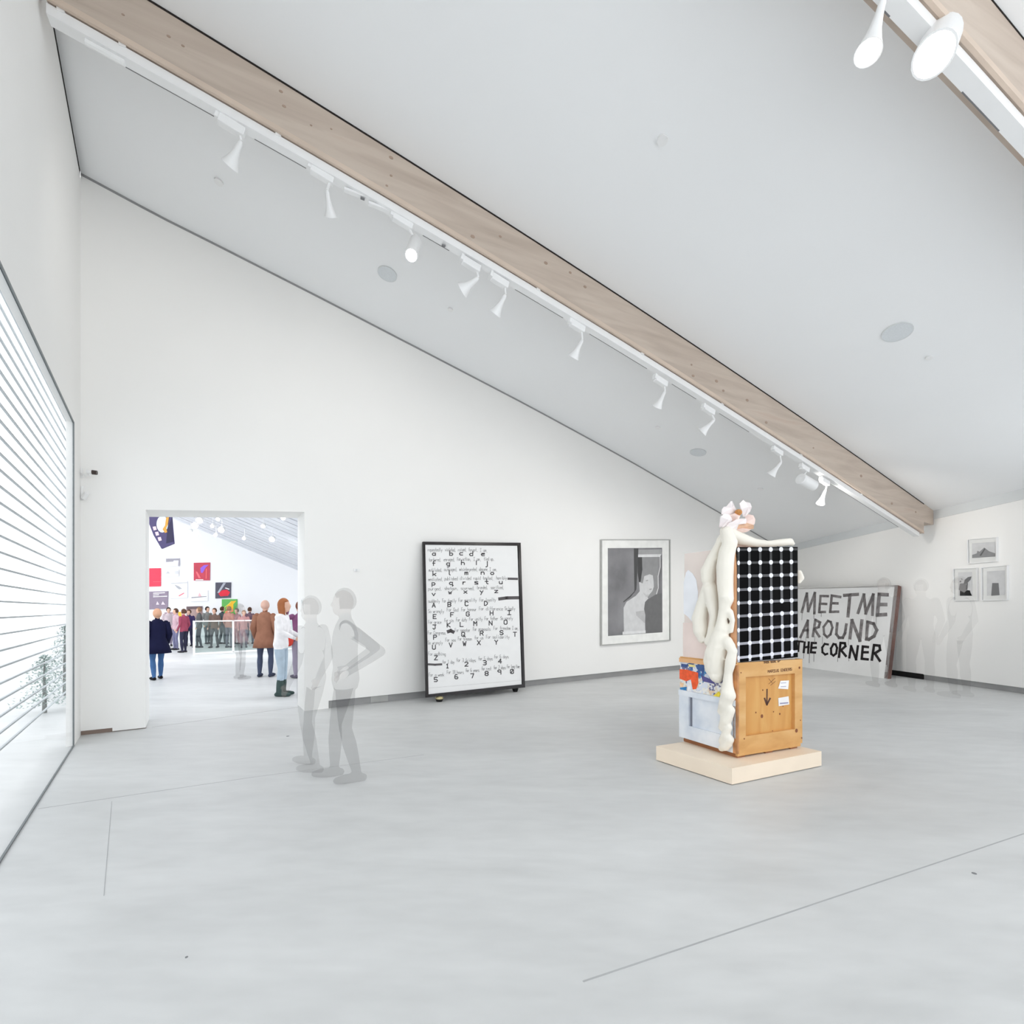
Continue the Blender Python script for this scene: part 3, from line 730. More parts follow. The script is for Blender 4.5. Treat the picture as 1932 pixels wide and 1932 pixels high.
o = mb.build('small_handwriting', M_ink1, sheet, fixn=False); o['kind'] = 'stuff'
big = "a220,272 b405,272 c512,268 d620,275 e745,275 f215,380 g372,378 h530,372 i675,372 j785,378 k225,490 l385,482 m567,478 n742,475 o845,478 p215,590 q403,585 r547,582 s675,580 t785,576 u937,576 v217,704 w393,685 x558,678 y730,676 z888,672 A218,828 B385,820 C570,812 D777,808 E228,950 F415,930 G583,922 H838,912 I1028,908 J225,1062 K378,1040 L517,1035 M663,1025 N828,1020 O988,1010 P232,1172 Q533,1140 R732,1128 S945,1122 T1088,1140 U220,1278 V400,1255 W548,1240 X702,1230 Y888,1225 Z242,1392 1365,1480 2568,1460 3765,1445 4928,1428 5240,1625 6460,1595 7630,1585 8785,1560 9922,1545 01057,1538"
mb = MB()
for it in big.split():
    ch = it[0]; x, y = (int(v) for v in it[1:].split(','))
    u = 6.4 if ch.isupper() or ch.isdigit() else 7.2
    for st in G[ch]: stroke(mb, [(x - 16 + a * 8, y - b * u * 1.15) for a, b in st], 9.5, c2)
o = mb.build('marker_letters', M_ink2, sheet, fixn=False); o['kind'] = 'stuff'
for pts, w in (([(1020, 522), (1110, 524)], 24), ([(925, 738), (1000, 728), (1118, 726)], 34), ([(375, 1088), (400, 1080), (425, 1092)], 36), ([(165, 1440), (230, 1444), (298, 1440)], 22)):
    mb = MB(); stroke(mb, pts, w, c2); mb.build('crossed_out_bar', mat('washed_black_ink', (84, 80, 82), 0.6), sheet, fixn=False)
mb = MB(); stroke(mb, [(155, 1695), (1160, 1610)], 3, c2); mb.build('sheet_edge', mat('pale_line', (205, 205, 205), 0.6), sheet, fixn=False)
M_brass = mat('polished_brass_knob', (196, 184, 140), 0.25, 0.6, metal=0.6)
for (x, y, r, m) in ((828, 1323, 0.07, M_brass), (971, 1304.5, 0.06, M_black)):
    q_ = fl(x, y) + BN * 0.02
    ft = MB().lathe(q_, UP, [(0, 0.0), (0, r * 0.7), (0.02, r * 0.82), (0.042, r * 0.9), (0.044, 0)], 18).build('knob_foot', M_black, board, smooth=True)
    MB().lathe(q_, UP, [(0.042, 0), (0.042, r * 0.96), (0.056, r), (0.074, r * 0.9), (0.088, r * 0.6), (0.094, 0)], 18).build('knob_cap', m, ft, smooth=True)

# --- framed bust photograph
BOFF = 0.05
PP = lambda x, y, o=0.0: bw(x, y, BOFF + o)
M_fr2 = mat('pale_metal_frame', (178, 178, 176), 0.4, 0.5)
cor = [(1132, 1218), (1263, 1208.5), (1262.5, 1018), (1132, 1018)]
pic, inn = frame_work('framed_photograph', 'framed black and white photograph of a pale bust hanging on the back wall', 'picture', cor, lambda x, y: PP(x, y, -0.045), BN, 1.6, 0.045, M_fr2)
MB().hexa([PP(x, y, -0.03) for x, y in inn], BN * 0.02).build('mat_board', mat('off_white_mat', (242, 242, 239), 0.6, 0.3), pic)
c3 = lambda x, y, o=0.0: PP(1120 + 0.12422 * x, 1000 + 0.12422 * y, -0.008 + o)
def flat(name, pts, m, par, P, lift):
    return MB().add([P(x, y, lift) for x, y in pts], [tuple(range(len(pts)))]).build(name, m, par, fixn=False)
gm = lambda v, r=0.35: mat('grey_print_%d' % v, (v, v, v + 1), r, 0.4, var=0.05, scale=8)
pprint = flat('photo_print', [(215, 275), (1040, 270), (1045, 1553), (220, 1610)], ramp_mat('grey_photo_backdrop', [(0.3, (112, 111, 114)), (0.7, (148, 147, 150))], 1.3, 0.3), pic, c3, 0)
flat('dark_edge', [(610, 280), (680, 280), (665, 600), (650, 900), (560, 1020), (455, 1100), (450, 1085), (540, 1010), (620, 950)], gm(80), pprint, c3, 0.001)
flat('pedestal_shadow', [(770, 1090), (960, 970), (1042, 960), (1044, 1552), (790, 1570)], gm(112), pprint, c3, 0.001)
flat('hair', [(672, 415), (1000, 400), (985, 700), (960, 970), (800, 1060), (700, 800), (668, 640)], gm(150), pprint, c3, 0.0015)
flat('hair_shadow', [(672, 415), (735, 410), (740, 600), (715, 780), (690, 800), (668, 640)], gm(70), pprint, c3, 0.002)
flat('cornice', [(680, 300), (1030, 290), (1035, 365), (680, 372)], gm(168), pprint, c3, 0.002)
flat('cornice_band', [(676, 372), (1030, 366), (1010, 408), (676, 412)], gm(226), pprint, c3, 0.0025)
flat('bust', [(455, 1180), (500, 1090), (640, 1000), (700, 930), (690, 790), (720, 800), (745, 810), (770, 700), (850, 672), (900, 690), (910, 780), (915, 860), (890, 930), (850, 975), (810, 1000), (830, 1040), (780, 1095), (765, 1200), (785, 1290), (782, 1440), (785, 1530), (460, 1545), (455, 1300)], gm(212), pprint, c3, 0.003)
flat('neck_shadow', [(745, 940), (800, 985), (850, 975), (830, 1010), (790, 1020)], gm(196), pprint, c3, 0.0035)
flat('arm_shade', [(640, 1240), (770, 1220), (785, 1290), (782, 1420), (650, 1300)], gm(190), pprint, c3, 0.0035)
flat('plinth_block', [(440, 1545), (790, 1525), (790, 1565), (440, 1590)], gm(228), pprint, c3, 0.0035)
flat('eye', [(790, 765), (825, 755), (830, 768), (795, 778)], gm(165), pprint, c3, 0.004); flat('lips', [(845, 895), (885, 888), (880, 905), (850, 910)], gm(160), pprint, c3, 0.004)
mb = MB(); stroke(mb, [(1010, 410), (1010, 560), (980, 700), (982, 880), (955, 970)], 12, lambda x, y: c3(x, y, 0.004)); mb.build('light_edge', gm(226), pprint, fixn=False)

# --- MEET ME AROUND THE CORNER canvas leaning on the right wall
cbr, cbl = fl(1674, 1281), fl(1474, 1253)
ctr = rw(1694, 1104, 0.15)
C0, CN = plane3(cbr, cbl, ctr)
cm = lambda x, y, o=0.003: hit(1500 + 0.10352 * x, 1095 + 0.10352 * y, C0 + CN * o, CN)
cp = lambda x, y, o=0.0: hit(x, y, C0 + CN * o, CN)
canvas = thing('painted_canvas', (cbr + cbl) / 2, 'big pale canvas lettered MEET ME AROUND THE CORNER leaning on the right wall', 'artwork')
MB().hexa([cp(1474, 1253), cp(1674, 1281), cp(1694, 1104), cp(1474, 1111.5)], -CN * 0.012).build('canvas_face', ramp_mat('grey_white_canvas', [(0.3, (224, 224, 223)), (0.7, (236, 236, 236))], 1.2, 0.7), canvas)
cface = bpy.data.objects['canvas_face']
M_str = mat('reddish_brown_stretcher', (112, 80, 72), 0.6, var=0.25, scale=3)
hx = -CN * 0.11
MB().hexa([cp(1668, 1280.2), cp(1674, 1281), cp(1694, 1104), cp(1688, 1104.2)], [hx] * 4).build('stretcher_bar', M_str, canvas)
MB().hexa([cp(1474, 1253), cp(1480, 1254), cp(1480, 1111.3), cp(1474, 1111.5)], [hx] * 4).build('stretcher_bar', M_str, canvas)
MB().hexa([cp(1480, 1108.5), cp(1690, 1104.1), cp(1690, 1107.5), cp(1480, 1112)], [hx] * 4).build('stretcher_bar', mat('primed_canvas_edge', (206, 204, 202), 0.7), canvas)
M_g1 = ramp_mat('thin_grey_brush_paint', [(0.35, (104, 98, 98)), (0.65, (142, 138, 138))], 9, 0.6)
M_g2 = ramp_mat('thick_black_brush_paint', [(0.3, (10, 6, 8)), (0.7, (34, 22, 26))], 9, 0.4)
LET = [('M', 46, [[(125, 575), (215, 240), (240, 560), (360, 230), (352, 600)]]), ('E', 44, [[(600, 288), (465, 285), (440, 578), (545, 575)], [(450, 425), (570, 430)]]), ('E', 46, [[(825, 303), (670, 278), (640, 575), (785, 570)], [(660, 415), (775, 420)]]),
 ('T', 58, [[(900, 272), (1140, 255)], [(1000, 265), (965, 650)]]), ('M', 52, [[(1148, 590), (1255, 260), (1290, 600), (1425, 260), (1410, 625)]]), ('E', 66, [[(1680, 262), (1535, 255), (1500, 632), (1650, 622)], [(1520, 440), (1655, 440)]]),
 ('A', 44, [[(100, 1035), (232, 735), (230, 1035)], [(150, 915), (235, 905)]]), ('R', 46, [[(325, 1015), (370, 720), (455, 765), (430, 850), (350, 885), (440, 1020)]]), ('O', 42, [[(600, 738), (520, 850), (530, 980), (585, 1038), (645, 985), (680, 860), (650, 758), (600, 738)]]),
 ('U', 50, [[(768, 785), (752, 980), (800, 1045), (868, 1045), (910, 960), (935, 805)]]), ('N', 58, [[(1000, 1050), (1038, 730), (1180, 1095), (1218, 735)]]), ('D', 58, [[(1300, 1075), (1322, 760), (1430, 790), (1488, 905), (1440, 1015), (1345, 1075), (1300, 1060)]])]
LET2 = [('T', 34, [[(40, 1108), (140, 1118)], [(75, 1110), (60, 1290)]]), ('H', 40, [[(175, 1130), (158, 1310)], [(250, 1130), (238, 1320)], [(170, 1222), (250, 1210)]]), ('E', 42, [[(380, 1142), (305, 1140), (288, 1310), (365, 1315)], [(300, 1230), (380, 1225)]]),
 ('C', 38, [[(600, 1168), (540, 1158), (495, 1225), (500, 1310), (548, 1352), (588, 1338)]]), ('O', 40, [[(700, 1160), (655, 1240), (660, 1340), (700, 1372), (750, 1330), (765, 1230), (740, 1168), (700, 1160)]]), ('R', 44, [[(800, 1395), (828, 1140), (908, 1145), (918, 1200), (838, 1272), (925, 1378)]]),
 ('N', 44, [[(990, 1405), (1022, 1200), (1112, 1440), (1145, 1200)]]), ('E', 46, [[(1330, 1215), (1235, 1205), (1215, 1428), (1325, 1440)], [(1230, 1310), (1325, 1310)]]), ('R', 48, [[(1400, 1445), (1440, 1180), (1538, 1190), (1550, 1268), (1455, 1330), (1545, 1465)]])]
for grp, m in ((LET, M_g1), (LET2, M_g2)):
    for ch, w, sts in grp:
        mb = MB()
        for st in sts: stroke(mb, st, w, cm)
        o = mb.build('painted_letter', m, cface, fixn=False); o['label'] = 'letter ' + ch + (' in grey brush paint' if grp is LET else ' in black brush paint')
for x, y0, y1, m in ((128, 600, 720, M_g1), (345, 600, 700, M_g1), (480, 590, 660, M_g1), (110, 1040, 1100, M_g1), (200, 1030, 1100, M_g1), (360, 1020, 1140, M_g1), (500, 1030, 1160, M_g1), (975, 1060, 1180, M_g1), (1480, 640, 800, M_g1),
                     (262, 1330, 1505, M_g2), (160, 1310, 1420, M_g2), (345, 1320, 1480, M_g2), (780, 1390, 1480, M_g2), (985, 1400, 1470, M_g2)):
    mb = MB(); stroke(mb, [(x, y0), (x - 4, y1)], 7, cm); mb.build('paint_drip', m, cface, fixn=False)

# --- small framed prints on the right wall
def print_frame(label, x0, y0, x1, y1, x2, y2, x3, y3, inner, shapes):
    P = lambda x, y: rw(x, y, 0.002)
    t, inn = frame_work('framed_print', label, 'picture', [(x0, y0), (x1, y1), (x2, y2), (x3, y3)], P, RN, 1.3, 0.05, M_white, 'small prints on the right wall')
    MB().hexa([rw(x, y, 0.015) for x, y in inn], RN * 0.015).build('mat_board', mat('print_mat', (226, 226, 224), 0.6), t)
    Q = lambda x, y, o=0.0: rw(x, y, 0.034 + o)
    ps = flat('print_sheet', inner, gm(206), t, Q, 0)
    for k, (nm, pts, v) in enumerate(shapes): flat(nm, pts, gm(v), ps, Q, 0.001 * (k + 1))
print_frame('small white framed print of a plant in a pot over a black table', 1802, 1134, 1847.5, 1132.5, 1847, 1071, 1801, 1073, [(1808, 1124), (1835, 1124), (1834, 1079), (1808, 1080)],
    [('table_shape', [(1811, 1124), (1834, 1124), (1831, 1118), (1830, 1114), (1822, 1113), (1818, 1116), (1811, 1114)], 18), ('pot_shape', [(1809, 1113), (1811, 1101), (1823, 1100), (1824, 1114), (1819, 1118)], 128), ('leaf_shape', [(1818, 1102), (1820, 1094), (1826, 1089), (1833, 1087.5), (1831, 1094), (1824, 1101)], 110), ('stem_shape', [(1822, 1112), (1824, 1100), (1826, 1100), (1825, 1113)], 90), ('bud_shape', [(1810, 1097), (1813, 1095), (1814, 1098), (1811, 1099)], 130), ('bud_shape', [(1813, 1091), (1816, 1092), (1815, 1095)], 140)])
print_frame('white framed print of a dark mound, hung higher than its neighbours', 1829, 1064, 1884, 1059.5, 1884, 1013, 1828, 1017.5, [(1834, 1053), (1878, 1050), (1878, 1022), (1834, 1025)],
    [('mound_shape', [(1834, 1053), (1834, 1047), (1843, 1044), (1844, 1039), (1848, 1041), (1857, 1033), (1866, 1040), (1878, 1044), (1878, 1050)], 140), ('figure_shape', [(1848, 1048), (1858, 1034), (1859, 1036), (1851, 1049)], 96)])
print_frame('small white framed print at the right edge, beside the plant print', 1855, 1133.5, 1904, 1132, 1904, 1066, 1854.5, 1070.5, [(1862, 1124), (1896, 1123), (1896, 1076), (1862, 1078)],
    [('vase_shape', [(1870, 1124), (1886, 1123), (1884, 1100), (1872, 1100)], 120)])

# ================================================================== THE SCULPTURE
pf, pr, pl = fl(1381, 1482), fl(1550, 1446), fl(1238, 1435); ZP = 0.15
plinth = thing('wooden_plinth', (pr + pl) / 2, 'low pale wooden plinth on the floor under the stacked crates', 'plinth')
M_ply = mat('pale_birch_board', (240, 224, 204), 0.55, 0.3, var=0.03, scale=3)
pk = pr + pl - pf
MB().hexa([pf + UP * 0.008, pr + UP * 0.008, pk + UP * 0.008, pl + UP * 0.008], UP * (ZP - 0.008)).build('plinth_top', M_ply, plinth)
e = 0.03; q = [pf.lerp(pk, e), pr.lerp(pl, e), pk.lerp(pf, e), pl.lerp(pr, e)]
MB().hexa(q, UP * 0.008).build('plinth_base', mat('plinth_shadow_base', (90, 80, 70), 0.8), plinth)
kf, kr, kl = fl(1390, 1432, ZP), fl(1514, 1411, ZP), fl(1283, 1398, ZP)
kb = kr + kl - kf
eR = (kr - kf); eL = (kl - kf); lR, lL = eR.length, eL.length; eR.normalize(); eL.normalize()
nR = V((eR.y, -eR.x, 0)); nL = V((eL.y, -eL.x, 0))      # outward normals of right-hand and left-hand faces
if nR.dot(-eL) < 0: nR = -nR
if nL.dot(-eR) < 0: nL = -nL
ZC = 1.05
def kp(a, b, z): p = kf + eR * a + eL * b; p.z = z; return p     # a along right face, b along left face
crate = thing('pine_crate', kp(lR / 2, lL / 2, ZP), 'yellow pine art crate with black arrow, standing on the plinth', 'crate')
M_pine = ramp_mat('yellow_pine', [(0.25, (192, 136, 70)), (0.5, (208, 153, 86)), (0.75, (216, 168, 102))], 2.2, 0.5, 5, (4, 4, 0.6), 0.4)
M_pine2 = ramp_mat('yellow_pine_batten', [(0.25, (196, 146, 86)), (0.5, (212, 164, 104)), (0.75, (222, 180, 124))], 2.4, 0.5, 5, (1, 1, 3), 0.4)
S0 = ZP + 0.05
MB().hexa([kp(0.03, 0.03, S0), kp(lR - 0.02, 0.03, S0), kp(lR - 0.02, lL - 0.02, S0), kp(0.03, lL - 0.02, S0)], UP * (ZC - S0 - 0.01)).build('crate_panel', M_pine, crate); kpan = bpy.data.objects['crate_panel']
def rbat(a0, a1, z0, z1, th=0.03, m=M_pine2, name='batten', d0=0.03):
    return MB().hexa([kp(a0, d0, z0), kp(a1, d0, z0), kp(a1, d0, z1), kp(a0, d0, z1)], nR * th).build(name, m, crate)
rbat(0.0, 0.12, S0, ZC); rbat(lR - 0.11, lR, S0, ZC); rbat(0.12, lR - 0.11, ZC - 0.14, ZC); rbat(0.12, lR - 0.11, S0, S0 + 0.15); rbat(0.02, lR - 0.02, ZP + 0.02, S0 + 0.03, 0.026)
MB().hexa([kp(0, 0, ZC - 0.012), kp(lR, 0, ZC - 0.012), kp(lR, lL, ZC - 0.012), kp(0, lL, ZC - 0.012)], UP * 0.012).build('crate_lid', M_pine2, crate)
for a in (0.08, lR / 2, lR - 0.1):
    MB().hexa([kp(a - 0.05, 0.02, ZP), kp(a + 0.05, 0.02, ZP), kp(a + 0.05, lL - 0.02, ZP), kp(a - 0.05, lL - 0.02, ZP)], UP * 0.05).build('skid', mat('dark_skid_wood', (150, 96, 58), 0.6, var=0.15), crate)
rpl = lambda x, y, o=0.0: hit(1230 + 0.17081 * x, 1200 + 0.17084 * y, kp(0, 0.03, 0) + nR * (0.001 + o), nR)
rplb = lambda x, y, o=0.0: hit(1230 + 0.17081 * x, 1200 + 0.17084 * y, kp(0, 0.0, 0) + nR * (0.002 + o), nR)
M_mark = mat('brown_marker', (78, 40, 22), 0.6)
mb = MB(); stroke(mb, [(1272, 590), (1270, 755)], 14, rpl); stroke(mb, [(1245, 690), (1270, 758), (1305, 690)], 18, rpl); mb.build('arrow_mark', M_mark, kpan, fixn=False)
mb = MB(); stroke(mb, [(1290, 470), (1330, 520)], 4, rpl); stroke(mb, [(1360, 465), (1290, 530)], 4, rpl); stroke(mb, [(1310, 545), (1365, 500)], 4, rpl); mb.build('pencil_scribble', M_mark, kpan, fixn=False)
lab_ = []
for pts in ([(1420, 495), (1515, 490), (1505, 588), (1395, 580)], [(1395, 685), (1510, 665), (1518, 755), (1400, 775)]):
    lab_.append(0); lab_[-1] = flat('paper_label', pts, mat('label_white', (238, 236, 236), 0.5), crate, rpl, 0.002)
for y0 in (520, 560):
    mb = MB(); stroke(mb, [(1425, y0), (1480, y0 - 4)], 6, lambda x, y: rpl(x, y, 0.004)); mb.build('label_print', mat('label_violet_ink', (150, 148, 176), 0.6), lab_[0], fixn=False)
mb = MB(); stroke(mb, [(1420, 745), (1500, 738)], 14, lambda x, y: rpl(x, y, 0.004)); mb.build('label_print', mat('label_violet_ink', (150, 148, 176), 0.6), lab_[1], fixn=False)
wr = MB(); c4 = lambda x, y: rplb(x, y)
write(wr, 'MARIUS ENGERS', 1282, 405, 1550, 4.6, 5, c4, -0.10); 
o = wr.build('crate_inscription', mat('brown_pencil', (122, 78, 44), 0.6), crate, fixn=False); o['kind'] = 'stuff'
wr = MB(); write(wr, 'THIS SIDE UP', 1235, 302, 1420, 3.2, 5, c4, -0.10); o = wr.build('crate_inscription', M_mark, crate, fixn=False); o['kind'] = 'stuff'
for x, y, r in ((1215, 885, 17), (1412, 860, 10), (1148, 845, 8), (1343, 836, 6), (1225, 597, 7), (1332, 1048, 6), (1448, 775, 6)):
    MB().disc(rpl(x, y), eR * r * 0.0009, UP * r * 0.0011, 10, nR * 0.0015).build('knot', mat('dark_pine_knot', (128, 70, 36), 0.6), crate)
for x, y, r in ((1597, 1045, 22), (1630, 350, 14), (985, 405, 7), (1655, 1125, 9), (1020, 1135, 8), (1640, 930, 7)):
    MB().disc(rplb(x, y), eR * r * 0.0008, UP * r * 0.0009, 10, nR * 0.0015).build('knot', mat('dark_pine_knot', (128, 70, 36), 0.6), crate)
# painted left-hand side of the crate
M_pw = ramp_mat('whitewashed_wood', [(0.3, (206, 214, 226)), (0.55, (226, 231, 238)), (0.8, (238, 240, 244))], 5, 0.5, 5)
M_col = ramp_mat('splattered_paint', [(0.0, (206, 212, 224)), (0.16, (70, 100, 160)), (0.28, (236, 232, 222)), (0.42, (232, 206, 178)), (0.52, (222, 226, 236)), (0.64, (120, 118, 150)), (0.73, (238, 236, 232)), (0.86, (70, 140, 190)), (0.93, (224, 214, 200))], 15, 0.45, kind='voronoi')
zb_ = 0.66
MB().hexa([kp(0.018, 0.01, S0), kp(0.018, lL, S0), kp(0.018, lL, zb_), kp(0.018, 0.01, zb_)], nL * 0.012).build('whitewashed_panel', M_pw, crate)
MB().hexa([kp(0.018, 0.0, zb_), kp(0.018, lL, zb_), kp(0.018, lL, ZC - 0.05), kp(0.018, 0.0, ZC - 0.05)], nL * 0.014).build('paint_splattered_panel', M_col, crate); ppan = bpy.data.objects['paint_splattered_panel']
def lbat(b0, b1, z0, z1, th, m, name='batten', d0=0.005):
    return MB().hexa([kp(d0, b0, z0), kp(d0, b1, z0), kp(d0, b1, z1), kp(d0, b0, z1)], nL * th).build(name, m, crate)
lbat(0.0, lL, 0.645, 0.70, 0.03, M_pw); lbat(0.0, lL, S0, S0 + 0.14, 0.018, M_pw); lbat(lL - 0.13, lL, S0 + 0.14, 0.645, 0.02, M_pw); lbat(0.0, 0.13, S0 + 0.14, 0.645, 0.02, M_pw)
lbat(0.0, lL, ZC - 0.055, ZC - 0.012, 0.02, mat('raw_pine_edge', (226, 176, 126), 0.6, var=0.08), 'top_edge')
lbat(-0.02, 0.03, S0, ZC - 0.02, 0.02, mat('stained_corner_wood', (188, 132, 84), 0.6, var=0.3, scale=12), 'corner_post')
lpl = lambda x, y, o=0.0: hit(1230 + 0.17081 * x, 1200 + 0.17084 * y, kp(0.018, 0, 0) + nL * (0.0155 + o), nL)
for pts, c in (([(305, 365), (390, 372), (510, 405), (512, 520), (490, 585), (450, 590), (430, 480), (380, 500), (305, 470)], (240, 92, 44)), ([(680, 655), (740, 610), (760, 640), (735, 690), (700, 715), (675, 700)], (244, 220, 70)), ([(310, 570), (385, 560), (380, 610), (310, 605)], (46, 130, 190)),
               ([(400, 310), (470, 320), (480, 345), (410, 340)], (240, 226, 150)), ([(325, 305), (400, 315), (390, 350), (320, 340)], (60, 84, 140)), ([(480, 320), (580, 315), (575, 400), (500, 370)], (58, 92, 150)), ([(540, 430), (700, 500), (690, 530), (560, 500)], (86, 80, 140)), ([(310, 510), (350, 520), (345, 560), (310, 560)], (240, 200, 160)), ([(430, 500), (436, 640), (400, 640), (395, 500)], (238, 238, 240))):
    o = flat('paint_blob', pts, mat('paint_%d_%d_%d' % c, c, 0.35, 0.4, var=0.12, scale=25), ppan, lpl, 0.001)

MB().hexa([kp(0.005, lL - 0.16, S0 + 0.14), kp(0.005, lL - 0.135, S0 + 0.14), kp(0.005, lL - 0.135, 0.64), kp(0.005, lL - 0.16, 0.64)], nL * 0.002).build('slot', mat('grey_slot', (120, 124, 136), 0.8), crate)
# upper block with the dotted grid panel
block = thing('dotted_grid_block', kp(lR / 2, lL / 2, ZC), 'tall block with a black white-dotted grid panel, stacked on the pine crate', 'sculpture')
ZB = 2.14; a1 = lR - 0.07
M_peach = mat('pale_peach_board', (233, 221, 214), 0.6, 0.3, var=0.03, scale=4)
MB().hexa([kp(0.02, 0.025, ZC), kp(a1, 0.025, ZC), kp(a1, lL - 0.04, ZC), kp(0.02, lL - 0.04, ZC)], UP * (ZB - ZC)).build('core_box', M_peach, block)
MB().hexa([kp(0.0, 0.0, ZC), kp(0.02, 0.0, ZC), kp(0.02, 0.07, ZC), kp(0.0, 0.07, ZC)], UP * (ZB - ZC)).build('edge_strip', mat('orange_pine_edge', (218, 168, 128), 0.6, var=0.1), block)
p_ = lambda x, y, o=0.0: hit(1230 + 0.17081 * x, 930 + 0.17081 * y, kp(0, 0.0, 0) + nR * (0.002 + o), nR)
g0, g1, g2, g3 = (940, 1872), (1612, 1815), (1610, 597), (936, 597)
MB().hexa([p_(*g0, -0.002), p_(*g1, -0.002), p_(*g2, -0.002), p_(*g3, -0.002)], -nR * 0.024).build('grid_panel', mat('black_gloss_panel', (3, 3, 4), 0.45, 0.03, var=0.2), block); gpan = bpy.data.objects['grid_panel']
rowsL = [627, 773, 920, 1070, 1217, 1362, 1517, 1668, 1822]; rowsR = [622, 762, 905, 1047, 1187, 1325, 1468, 1617, 1757]
colT = [955, 1075, 1195, 1313, 1427, 1538]; colB = [957, 1082, 1205, 1326, 1443, 1547]
def gxy(ci, ri):
    f = ri / 8.0; x = colT[ci] * (1 - f) + colB[ci] * f; g = (x - 955) / (1545 - 955); return x, rowsL[ri] * (1 - g) + rowsR[ri] * g
for ri in range(9):
    v = [34, 38, 62, 84, 98, 112, 130, 152, 176][ri]; m = mat('grid_line_grey_%d' % v, (v, v, int(v * 1.06)), 0.3, 0.4)
    xa, ya = gxy(0, ri); xb, yb = gxy(5, ri); sl = (yb - ya) / (xb - xa); h = 14 if ri > 1 else 12
    MB().hexa([p_(942, ya - 13 * sl + h), p_(1608, yb + 63 * sl + h), p_(1608, yb + 63 * sl - h), p_(942, ya - 13 * sl - h)], nR * 0.0008).build('grid_line', m, gpan)
for ci in range(6):
    for ri in range(8):
        v = [26, 34, 56, 76, 92, 106, 126, 152][ri]; m = mat('grid_line_grey_%d' % v, (v, v, int(v * 1.06)), 0.3, 0.4)
        if (ci, ri) == (4, 4): continue
        xa, ya = gxy(ci, ri); xb, yb = gxy(ci, ri + 1); w = 13
        if ci == 0: q = [(944, ya), (xa + w, ya), (xb + w, yb), (944, yb)]
        else: q = [(xa - w, ya), (xa + w, ya), (xb + w, yb), (xb - w, yb)]
        MB().hexa([p_(x, y, 0.0003) for x, y in q], nR * 0.0008).build('grid_line', m, gpan)
    xa, ya = gxy(ci, 8); m = mat('grid_line_grey_176', (176, 176, 186), 0.3, 0.4)
    MB().hexa([p_(x, y, 0.0003) for x, y in [(max(944, xa - 13), ya), (xa + 13, ya), (xa + 14, ya + 46), (max(944, xa - 12), ya + 50)]], nR * 0.0008).build('grid_line', m, gpan)
M_dot = mat('white_dot_paint', (226, 226, 234), 0.35, 0.4)
for ri in range(9):
    for ci in range(6):
        x, y = gxy(ci, ri); c = p_(max(x, 957), y, 0.0012)
        rx = (p_(x + 22, y) - p_(x, y)); ry = (p_(x, y + 26) - p_(x, y))
        if ci == 0: rx = rx * 0.68
        MB().disc(c, rx, ry, 14, nR * 0.0008).build('dot', M_dot, gpan)
# peach left-hand side with white vase-shaped patch
l4 = lambda x, y, o=0.0: hit(1230 + 0.17081 * x, 930 + 0.17081 * y, kp(0.02, 0, 0) + nL * (0.002 + o), nL)
flat('white_paper_patch', [(350, 1330), (350, 990), (375, 880), (400, 850), (450, 890), (490, 960), (510, 1100), (500, 1300), (440, 1420), (400, 1370)], mat('white_patch', (240, 242, 247), 0.6), block, l4, 0.001)
MB().hexa([kp(0.018, 0.5 * lL, ZC), kp(0.018, lL - 0.03, ZC), kp(0.018, lL - 0.03, ZC + 0.36), kp(0.018, 0.5 * lL, ZC + 0.36)], nL * 0.008).build('lower_board', mat('pink_board', (238, 220, 213), 0.6), block)
MB().hexa([kp(0.25, 0.2, ZB), kp(0.52, 0.2, ZB), kp(0.52, 0.42, ZB), kp(0.25, 0.42, ZB)], UP * 0.13).build('top_block', mat('pale_pink_block', (232, 214, 206), 0.6), block)

# poured foam over block and crate: one continuous lump
foam = MB(); pxm = 0.0
def fpt(x, y, off, pl='L'):
    if pl == 'L': return hit(x, y, kp(0.0, 0, 0) + nL * off, nL)
    return hit(x, y, kp(0, 0.12, 0), nR)
def fstream(pts, off=0.03, pl='L'):
    P = [fpt(x, y, off, pl) for x, y, r in pts]; R = [max(r / 900.0 * p.y, 0.012) for p, (x, y, r) in zip(P, pts)]
    foam.tube(P, R, 10)
    rf = random.Random(int(pts[0][0]))
    for p, r in zip(P, R): foam.ell(p, (r * 1.02, r * 1.02, r * 1.02), 10, 7)
    for i in range(len(P) - 1):
        for k in range(2):
            f = rf.random(); q = P[i].lerp(P[i + 1], f); r = R[i] * (1 - f) + R[i + 1] * f
            foam.ell(q + V((rf.uniform(-.3, .3), rf.uniform(-.3, .3), rf.uniform(-.3, .3))) * r, (r * 0.85,) * 3, 8, 6)
fstream([(1372, 1004, 11), (1377, 1024, 14), (1371, 1045, 15), (1368, 1070, 16), (1368, 1101, 15), (1370, 1130, 14), (1366, 1150, 10), (1363, 1165, 9), (1362, 1182, 12), (1358, 1207, 18), (1351, 1235, 21), (1349, 1260, 19), (1353, 1278, 11)], 0.05)
fstream([(1362, 1015, 7), (1353, 1035, 8), (1344, 1055, 11), (1336, 1078, 14), (1336, 1092, 13)], 0.03)
fstream([(1338, 1105, 12), (1326, 1140, 12), (1320, 1165, 14), (1322, 1190, 14), (1324, 1206, 8)], 0.02)
fstream([(1340, 1112, 13), (1344, 1140, 11), (1347, 1165, 8), (1342, 1195, 8), (1338, 1212, 9)], 0.03)
fstream([(1378, 1155, 6), (1382, 1170, 5), (1379, 1190, 5)], 0.03)
fstream([(1372, 1210, 10), (1382, 1228, 9), (1378, 1250, 10), (1374, 1270, 8), (1373, 1292, 10), (1374, 1312, 14), (1366, 1334, 11), (1360, 1342, 7)], 0.06)
